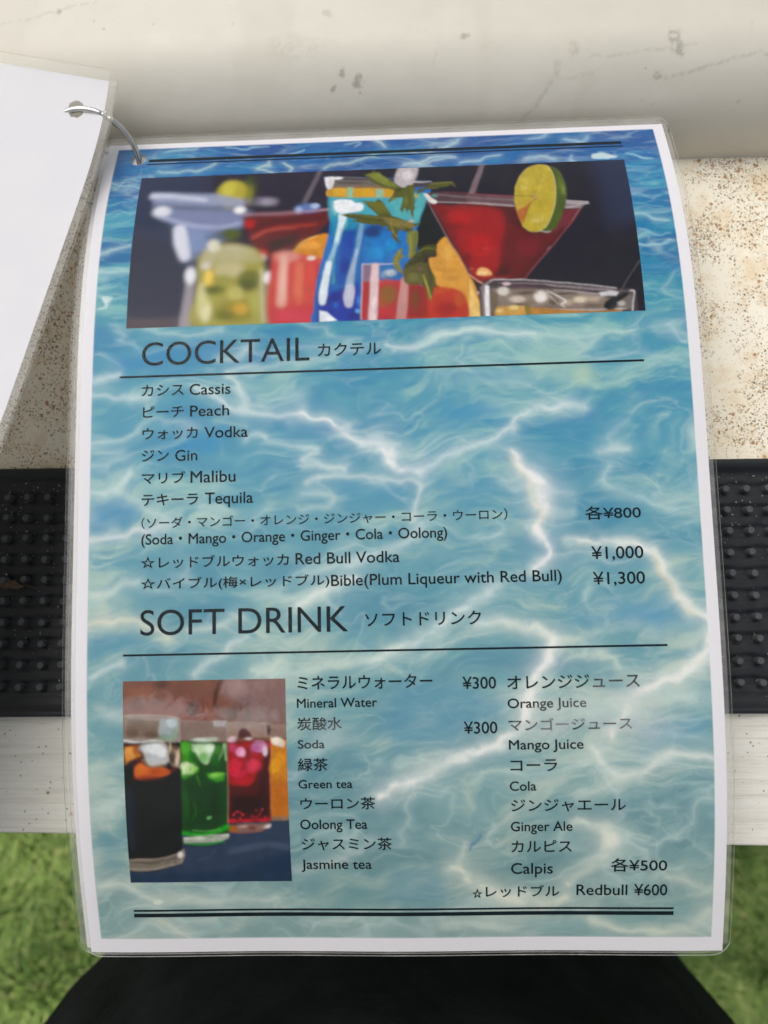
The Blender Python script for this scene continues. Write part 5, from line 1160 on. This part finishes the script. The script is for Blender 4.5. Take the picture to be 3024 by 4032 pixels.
# lettering
def lettering(text, mode, u0, u1, vb, h):
    cu = bpy.data.curves.new('lettering', 'FONT'); cu.body = text; cu.size = 1.0; cu.resolution_u = 5
    o = bpy.data.objects.new('lettering', cu); col.objects.link(o)
    dg = bpy.context.evaluated_depsgraph_get(); me = bpy.data.meshes.new_from_object(o.evaluated_get(dg))
    bpy.data.objects.remove(o); bpy.data.curves.remove(cu)
    bm = bmesh.new(); bm.from_mesh(me)
    dd = .00003 if text.startswith('（') else .00006
    if h < 6:
        ns_ = len(bm.verts)
        for _ in range(3): bm.from_mesh(me)
    else: ns_ = None
    bpy.data.meshes.remove(me); bm.verts.ensure_lookup_table()
    co = np.array([v.co[:] for v in bm.verts])
    x0, x1 = co[:, 0].min(), co[:, 0].max(); y0, y1 = (co[:, 1].min(), co[:, 1].max()) if mode == 'j' else (0, co[:, 1].max())
    if text[0] == '(' : y0 = 0; y1 *= .93
    sx = (u1-u0)/(x1-x0); sy = h/(y1-y0)
    U = (u0+(co[:, 0]-x0)*sx)/1e3; V_ = (vb-(co[:, 1]-y0)*sy)/1e3
    off = np.full(len(U), .00009)
    if ns_:
        q = np.arange(len(U))//ns_; U = U+np.array([-dd, dd, 0, 0])[q]; V_ = V_+np.array([0, 0, -dd, dd])[q]; off = .00007+q*.000012
    Wp = surf(MAIN, U, V_, off)
    for vt, p in zip(bm.verts, Wp): vt.co = p
    bmesh.ops.recalc_face_normals(bm, faces=bm.faces)
    lo = bmobj('lettering', bm, MI, page); lo['label'] = 'printed line reading ' + text
    return lo
for tx in TEXTS: lettering(*tx)
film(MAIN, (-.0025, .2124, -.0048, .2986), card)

# --- the sheet below it and the turned-over sheet, plain backs
def sealed(P, rect, parent, off=0.):
    u0, u1, v0, v1 = rect; q = .0009; A, B, F, n = [], [], [], 0
    for a0, a1, b0, b1, ku, kv in ((u0+q, 0, v0+.004, v1-.004, 2, 60), (PW, u1-q, v0+.004, v1-.004, 2, 60), (0, PW, v0+q, 0, 40, 2), (0, PW, PH, v1-q, 40, 2)):
        X, Y = np.meshgrid(np.linspace(a0, a1, ku), np.linspace(b0, b1, kv)); A.append(X.ravel()); B.append(Y.ravel()); F.append(grid_faces(kv, ku)+n); n += ku*kv
    o = mesh('sealed_edge', surf(P, np.concatenate(A), np.concatenate(B), off), np.concatenate(F), MSEAL, parent); return o
def plain(P, label, rect, hole, st=.0012, off=0.):
    r = empty('menu_sheet', tuple(surf(P, PW/2, PH/2, off)), label, 'menu', 'laminated menu sheets on the ring')
    us = np.linspace(0, PW, int(PW/st)+1); vs = np.linspace(0, PH, int(PH/st)+1); U, V, F = holed_grid(us, vs, hole)
    mesh('page', surf(P, U, V, off), F, MW, r); film(P, rect, r, shift=off); sealed(P, rect, r, off); return r
sealed(MAIN, (-.0025, .2124, -.0048, .2986), card)
M2 = [MAIN[0], list(np.array(MAIN[1])+np.array([-.0022, .0008, -.0018])), list(MAIN[2])]
plain(M2, 'plain white laminated sheet peeking out under the turquoise drinks menu', (-.003, .2125, -.003, .2995), None)
plain(LEFT, 'turned over laminated sheet with a blank white back, left of the ring', (-.003, .2136, -.004, .3005), (.210-.0105, .0118), .0005)

# ------------------------------------------------------------------ binder ring
hA = Vector(surf(LEFT, .210-.0105, .0118)); hB = Vector(surf(MAIN, *hole))
mid_ = (hA+hB)/2; ch = hB-hA; cl = ch.length/2; ex = ch.normalized()
up = (Vector((.50, .50, .70))); up = (up-ex*up.dot(ex)).normalized()
rr = max(.0175, cl*1.12); cen = mid_-up*math.sqrt(rr*rr-cl*cl)
ring = empty('binder_ring', cen, 'shiny nickel binder ring joining the white sheet to the drinks menu', 'ring')
a0 = math.atan2((hA-cen).dot(up), (hA-cen).dot(ex))
def arc(name, f0, f1, rad, mat, parent=ring, ns=48):
    Vv, nc = [], 12
    for i in range(ns+1):
        a = f0+(f1-f0)*i/ns; d = ex*math.cos(a)+up*math.sin(a); n2 = ex.cross(up)
        e = rad*(1 if 0 < i < ns else .55)
        for k in range(nc):
            b = 2*math.pi*k/nc; Vv.append(cen+d*(rr+e*math.cos(b))+n2*e*math.sin(b))
    Fv = []
    for i in range(ns):
        for k in range(nc): k2 = (k+1) % nc; Fv.append([i*nc+k, i*nc+k2, (i+1)*nc+k2, (i+1)*nc+k])
    Fv.append(list(range(nc))[::-1]); Fv.append([ns*nc+k for k in range(nc)])
    return mesh(name, np.array([tuple(q) for q in Vv]), Fv, mat, parent)
aj = a0-.62   # hinge seen a third of the way along the arc
arc('ring_half', aj-.01, aj-math.pi+.01, .00112, M_STEEL); arc('ring_half', aj+.01, aj+math.pi-.01, .00112, M_STEEL)
arc('hinge', aj-.07, aj+.07, .0013, M_STEEL, ns=10)
bm = bmesh.new(); d = ex*math.cos(aj)+up*math.sin(aj)
bmesh.ops.create_uvsphere(bm, u_segments=12, v_segments=8, radius=.0006, matrix=Matrix.Translation(cen+d*(rr+.0011))); bmobj('rivet', bm, M_STEEL, ring, True)

# ------------------------------------------------------------------ counter
ZL = 1.05
ctr = empty('bar_counter', (0, .05, 0), 'weathered white bar counter with rust speckled ledge, painted plank and rounded raised back', 'counter')
def box(name, x0, x1, y0, y1, z0, z1, mat, parent, bev=.0015, twist=None):
    bm = bmesh.new(); bmesh.ops.create_cube(bm, size=1)
    for v in bm.verts: v.co = Vector(((x0+x1)/2+v.co.x*(x1-x0), (y0+y1)/2+v.co.y*(y1-y0), (z0+z1)/2+v.co.z*(z1-z0)))
    if twist:
        for v in bm.verts: twist(v)
    bmesh.ops.bevel(bm, geom=list(bm.edges), offset=bev, segments=3, affect='EDGES', profile=.6)
    return bmobj(name, bm, mat, parent)
box('ledge', -.42, .42, -.0335, .200, ZL-.02, ZL, M_LEDGE, ctr)
def tw(v):
    x = v.co.x
    if v.co.y < -.06: v.co.y = -.0804-(x+.0)*.0163
    else: v.co.y = -.0338
box('front_plank', -.42, .42, -.09, -.0338, ZL-.032, ZL-.0004, M_PLANK, ctr, .0012, tw)
box('front_panel', -.40, .40, -.030, -.012, .0, ZL-.021, M_PANEL, ctr)
for sx in (-1, 1): box('side_panel', sx*.40-.01, sx*.40+.01, -.0118, .32, .0, ZL-.021, M_PANEL, ctr)
# raised back with rounded nose
YB, RB, CY, CZ = .187, .035, .222, 1.055
def prof(s):
    s = np.asarray(s, float); a = np.clip((s-.005)/RB, 0, 1.38); t = np.maximum(s-.005-RB*1.38, 0)
    y = np.where(s < .005, YB, CY-RB*np.cos(a)+t*math.sin(1.38)); z = np.where(s < .005, 1.05+s, CZ+RB*np.sin(a)+t*math.cos(1.38)); return y, z
xs = np.concatenate([np.linspace(-.42, -.19, 24)[:-1], np.linspace(-.19, .19, 640), np.linspace(.19, .42, 24)[1:]])
ss = np.concatenate([np.linspace(-.02, .09, 190), np.linspace(.09, .26, 60)[1:]])
X, S_ = np.meshgrid(xs, ss); X = X.ravel(); S_ = S_.ravel(); y, z = prof(S_)
def paintc(c): return lin(c)*1.0
xm, sm = X*1e3, S_*1e3
n1 = fbm(xm/40, sm/30, 5, 5); n2 = fbm(xm/9, sm/6, 9, 4); n3 = fbm(xm/25+4, sm/60, 19, 4)
Cb = np.tile(np.array([.65, .62, .535]), (len(X), 1))*(1+.10*(n1-.5)+.07*(n2-.5))[:, None]
k = sstep(.56, .75, n3)[:, None]*.16; Cb = Cb*(1-k)+np.array([.48, .45, .34])*k
Cb0 = Cb.copy(); Cb = paint(Cb, xm, sm, STAINS, lambda c: lin(c)*.85, .5, .8)
k = sstep(.25, .6, fbm(xm/1.1, sm/1.1, 61, 4))[:, None]*.55; Cb = Cb0*(1-k)+Cb*k
mesh('raised_back', np.stack([X, y, z], 1), grid_faces(len(ss), len(xs)), M_BOARD, ctr, colors=Cb)

# ------------------------------------------------------------------ rubber bar mat
mat = empty('bar_mat', (0, .012, ZL), 'black rubber bar mat with rows of round studs lying on the speckled ledge', 'bar mat')
MX0, MX1, MY0, MY1 = -.305, .305, -.0352, .0602
RY, PYt, PX = .0485, -.00806, .00792; X0 = -.1553
xs = np.linspace(MX0, MX1, 560)
ysb = np.concatenate([[MY0, MY0, MY0+.0002, MY0+.0007, MY0+.0014, MY0+.0020, MY0+.0026, MY0+.0040, MY0+.0058], np.linspace(MY0+.0075, MY1-.0075, 116), [MY1-.0060, MY1-.0045, MY1-.0036, MY1-.0028, MY1-.0018, MY1-.0009, MY1-.0003, MY1, MY1]])
zb0 = np.array([0, .0030, .0037, .0041, .0042, .0040, .0034, .0024, .0016]); zb1 = np.array([.0016, .0026, .0038, .0042, .0045, .0045, .0040, .0030, 0])
X, Y = np.meshgrid(xs, ysb); Zm = np.full(X.shape, .0013)
ph = (Y-RY)/PYt*2*math.pi+.5*(vn(X*150, Y*60, 3)-.5)*2; wv = .5-.5*np.cos(ph)
Zm += .0007*sstep(.3, .7, wv)+.00025*(fbm(X*300, Y*300, 8, 3)-.5)
Zm[:9] = zb0[:, None]; Zm[-9:] = zb1[:, None]
e = np.minimum(X-MX0, MX1-X); Zm = np.where(e < .002, np.maximum(Zm, .0042), Zm)
mesh('tray', np.stack([X.ravel(), Y.ravel(), ZL+.0003+Zm.ravel()], 1), grid_faces(len(ysb), len(xs)), M_RUB, mat)
bm = bmesh.new(); prof_s = [(.00145, .0012), (.00136, .0045), (.00126, .00490), (.00108, .00505), (.0006, .00495)]
nseg = 14; rings = []
for r, h in prof_s: rings.append([bm.verts.new((r*math.cos(2*math.pi*i/nseg), r*math.sin(2*math.pi*i/nseg), h)) for i in range(nseg)])
for a, b in zip(rings[:-1], rings[1:]):
    for i in range(nseg): bm.faces.new((a[i], a[(i+1) % nseg], b[(i+1) % nseg], b[i]))
bm.faces.new(rings[-1]); sme = bpy.data.meshes.new('stud'); bm.to_mesh(sme); bm.free(); sme.materials.append(M_STUD)
sme.polygons.foreach_set('use_smooth', np.full(len(sme.polygons), True))
pos = []
c0 = int(math.ceil((MX0+.006-X0)/PX)); c1 = int(math.floor((MX1-.006-X0)/PX))
for r in range(10):
    for c in range(c0, c1+1): pos.append((X0+c*PX+.00025*r*.25+rnd.uniform(-.00015, .00015), RY+r*PYt+rnd.uniform(-.00012, .00012)))
def vis(p):
    x = p[0]
    return 0 if (-.170 < x < -.112 or .108 < x < .165) else (1+min(abs(x+.14), abs(x-.135)))
pos.sort(key=vis)
for p in pos[:300]:
    o = bpy.data.objects.new('stud', sme); o.parent = mat; o.location = (p[0], p[1]-.012, .0003); o.rotation_euler = (rnd.uniform(-.05, .05), rnd.uniform(-.05, .05), rnd.uniform(0, 6)); col.objects.link(o)
sv = np.array([v.co[:] for v in sme.vertices]); sf = [list(p.vertices) for p in sme.polygons]; VV, FF = [], []
for i, p in enumerate(pos[300:]):
    VV.append(sv+np.array([p[0], p[1], ZL+.0003])); FF += [[a+i*len(sv) for a in f] for f in sf]
tag(mesh('stud_field', np.concatenate(VV), FF, M_STUD, mat), kind='stuff')

# crumbs and a dry leaf lying in the mat
def crumb_field():
    VV, FF, n = [], [], 0
    for i in range(420):
        if rnd.random() < .55: x = rnd.uniform(-.175, -.11)
        else: x = rnd.uniform(.10, .165)
        yb = rnd.random(); yy = .0545-abs(rnd.gauss(0, .018)) if yb < .6 else rnd.uniform(-.03, .055)
        r = (yy-RY)/PYt; 
        if abs(r-round(r)) < .2: yy += .002
        s = rnd.choice([.00012, .00016, .0002, .00026, .0004]); z = ZL+.0003+.0026+s*.4
        base = np.array([(1, 0, 0), (-.5, .8, .1), (-.6, -.7, 0), (.1, .1, .9), (.2, 0, -.6)])*s*np.array([rnd.uniform(.6, 2.2), rnd.uniform(.5, 1.2), .8])
        a = rnd.uniform(0, 6.28); R2 = np.array([[math.cos(a), -math.sin(a), 0], [math.sin(a), math.cos(a), 0], [0, 0, 1]])
        VV.append(base@R2.T+np.array([x, yy, z])); FF += [[n+q for q in f] for f in ((0, 1, 3), (1, 2, 3), (2, 0, 3), (1, 0, 4), (2, 1, 4), (0, 2, 4))]; n += 5
    return np.concatenate(VV), FF
cv, cf = crumb_field(); tag(mesh('crumbs', cv, cf, M_CRUMB, None, False), 'tiny pale crumbs and grit scattered over the black rubber mat', 'crumbs', None, 'stuff')
bm = bmesh.new(); lf = empty('dry_leaf', (-.1545, .0158, ZL+.004), 'curled dry brown leaf caught between the mat studs at the left edge', 'leaf')
pts = []; nl = 14
g = [[None]*5 for _ in range(nl+1)]
for i in range(nl+1):
    t = i/nl; wd = .0024*math.sin(math.pi*min(1, t*1.02))**.7*(1-.35*t)
    for j in range(5):
        q = (j-2)/2; g[i][j] = bm.verts.new((-.1595+.0125*t+.0004*math.sin(t*9), .0165-.003*t+q*wd+.0003*math.sin(t*23+j), ZL+.0042+.0007*abs(q)+.0006*math.sin(t*7+q)))
for i in range(nl):
    for j in range(4): bm.faces.new((g[i][j], g[i+1][j], g[i+1][j+1], g[i][j+1]))
bmesh.ops.remove_doubles(bm, verts=bm.verts, dist=.00001)
r_ = bmesh.ops.extrude_face_region(bm, geom=list(bm.faces)); [setattr(v, 'co', v.co+Vector((0, 0, .0002))) for v in r_['geom'] if isinstance(v, bmesh.types.BMVert)]
bmesh.ops.recalc_face_normals(bm, faces=bm.faces); bmobj('blade', bm, M_LEAFD, lf, True)
bm = bmesh.new(); bmesh.ops.create_cone(bm, cap_ends=True, segments=6, radius1=.00022, radius2=.00016, depth=.006, matrix=Matrix.Translation((-.1445, .0138, ZL+.0045))@Matrix.Rotation(R_(90), 4, 'Y')@Matrix.Rotation(R_(20), 4, 'X')); bmobj('stem', bm, M_LEAFD, lf, True)

# ------------------------------------------------------------------ ground and artificial grass
n = 60; gx = np.linspace(-6, 6, n); X, Y = np.meshgrid(gx, gx)
tag(mesh('ground', np.stack([X.ravel(), Y.ravel(), np.zeros(n*n)], 1), grid_faces(n, n), M_SOIL), kind='structure')
def mat_blade():
    m, t, b = M('turf_blades'); a = t.nodes.new('ShaderNodeVertexColor'); a.layer_name = 'Col'
    L(t, a.outputs[0], b.inputs['Base Color']); b.inputs['Roughness'].default_value = .55; b.inputs['Specular IOR Level'].default_value = .25
    return m
rng = np.random.default_rng(4); NB = 85000
bx = rng.uniform(-.95, .95, NB); by = rng.uniform(-1.05, .05, NB)
clump = .55*fbm(bx*34, by*34, 4, 3)+.45*fbm(bx*11, by*11, 8, 2); tilt = rng.uniform(.2, 1.1, NB); az = 2*math.pi*fbm(bx*9, by*9, 14, 2)*1.6+rng.normal(0, .7, NB)
ln = rng.uniform(.026, .050, NB); wd = rng.uniform(.0010, .0020, NB)
dx, dy = np.cos(az), np.sin(az); V3 = np.zeros((NB, 5, 3))
for i, (f, hz) in enumerate(((0, 0), (0, 0), (.45, .62), (.45, .62), (1., .95))):
    s = (-1 if i in (0, 2) else 1)*(0 if i == 4 else (1 if i < 2 else .8))
    out = ln*f*f*np.sin(tilt)*.9+ln*f*.15; V3[:, i, 0] = bx+dx*out-dy*wd*s; V3[:, i, 1] = by+dy*out+dx*wd*s; V3[:, i, 2] = ln*hz*np.cos(tilt*.8)
base = np.arange(NB)[:, None]*5
F = np.concatenate([base+np.array([0, 1, 3]), base+np.array([0, 3, 2]), base+np.array([2, 3, 4])])
g1, g2, g3 = np.array([.13, .24, .055]), np.array([.33, .47, .12]), np.array([.50, .56, .21])
tt = np.clip(clump*3.0-1.0+rng.normal(0, .30, NB), 0, 1)[:, None]; cb = g1*(1-tt)+g2*tt
pk = (rng.random(NB) < .16)[:, None]; cb = np.where(pk, g3*(.7+.5*tt), cb)
tag(mesh('artificial_grass', V3.reshape(-1, 3), F, mat_blade(), None, False, colors=np.repeat(cb, 5, 0)), 'short green artificial turf far below the counter edge', 'grass', None, 'stuff')

# ------------------------------------------------------------------ the person standing at the counter
per = empty('person', (-.017, -.30, 0), 'person in loose black clothing standing close to the counter below the menu', 'person')
def loft(name, rings_, mat_, parent, seg=64, folds=0., cap=True, seed=0):
    Vv = []
    for (z, cx, cy, a, b, e) in rings_:
        for k in range(seg):
            t = 2*math.pi*k/seg; c, s = math.cos(t), math.sin(t)
            f = 1+folds*(math.sin(5*t+z*21+seed)*.5+math.sin(9*t-z*33+1.3)*.3+math.sin(14*t+z*17+.5)*.2)
            Vv.append((cx+a*f*math.copysign(abs(c)**e, c), cy+b*f*math.copysign(abs(s)**e, s), z))
    Fv = []
    for i in range(len(rings_)-1):
        for k in range(seg): k2 = (k+1) % seg; Fv.append([i*seg+k, i*seg+k2, (i+1)*seg+k2, (i+1)*seg+k])
    if cap: Fv.append(list(range(seg))[::-1]); Fv.append([(len(rings_)-1)*seg+k for k in range(seg)])
    return mesh(name, np.array(Vv), Fv, mat_, parent)
# body: one continuous skinned figure (trunk, hips, legs, feet)
J = [((-.017, -.30, .93), .125), ((-.017, -.30, 1.08), .12), ((-.017, -.315, 1.25), .13), ((-.017, -.325, 1.36), .10),
     ((.075, -.30, .84), .085), ((.085, -.295, .50), .055), ((.09, -.315, .28), .05), ((.09, -.325, .09), .036), ((.10, -.22, .035), .034),
     ((-.109, -.30, .84), .085), ((-.119, -.295, .50), .055), ((-.124, -.315, .28), .05), ((-.124, -.325, .09), .036), ((-.134, -.22, .035), .034)]
E_ = [(0, 1), (1, 2), (2, 3), (0, 4), (4, 5), (5, 6), (6, 7), (7, 8), (0, 9), (9, 10), (10, 11), (11, 12), (12, 13)]
pl = root_loc(per); me = bpy.data.meshes.new('body'); me.from_pydata([tuple(np.array(p)-pl) for p, r in J], E_, [])
body = bpy.data.objects.new('body', me); body.parent = per; col.objects.link(body)
sk_ = body.modifiers.new('Skin', 'SKIN'); sb = body.modifiers.new('Sub', 'SUBSURF'); sb.levels = 2; sb.render_levels = 2
for i, (p, r) in enumerate(J): me.skin_vertices[0].data[i].radius = (r, r)
me.skin_vertices[0].data[0].use_root = True
dg = bpy.context.evaluated_depsgraph_get(); m2 = bpy.data.meshes.new_from_object(body.evaluated_get(dg)); body.modifiers.clear(); body.data = m2
m2.materials.clear(); m2.materials.append(M_SKIN); m2.polygons.foreach_set('use_smooth', np.full(len(m2.polygons), True))
# loose black top reaching below the hips, then trousers
loft('black_top', [(.76, -.017, -.31, .225, .172, 1.), (.80, -.017, -.308, .223, .172, 1.), (.86, -.017, -.303, .218, .170, 1.03), (.91, -.017, -.298, .208, .165, 1.06), (.95, -.017, -.295, .196, .157, 1.08), (1.0, -.017, -.295, .18, .146, 1.05), (1.06, -.017, -.285, .175, .138, .95), (1.15, -.017, -.30, .178, .135, .9), (1.25, -.017, -.31, .182, .135, .85), (1.34, -.017, -.32, .175, .115, .85), (1.39, -.017, -.325, .14, .08, .9)], M_CLOTH, per, 128, .032)
for sx, cx in ((1, .085), (-1, -.119)):
    loft('trouser_leg', [(.06, cx+.005*sx, -.32, .075, .085, 1), (.28, cx, -.31, .078, .088, 1), (.50, cx, -.298, .085, .092, 1), (.70, cx-.004*sx, -.295, .098, .105, 1), (.84, cx-.01*sx, -.29, .108, .125, 1)], M_CLOTH, per, 40, .03, seed=sx)
    loft('shoe', [(.0, cx+.008*sx, -.265, .046, .13, .85), (.02, cx+.008*sx, -.265, .05, .135, .85), (.045, cx+.008*sx, -.27, .047, .128, .9), (.065, cx+.005*sx, -.30, .043, .085, 1), (.10, cx+.003*sx, -.32, .04, .052, 1)], M_SHOE, per, 32)
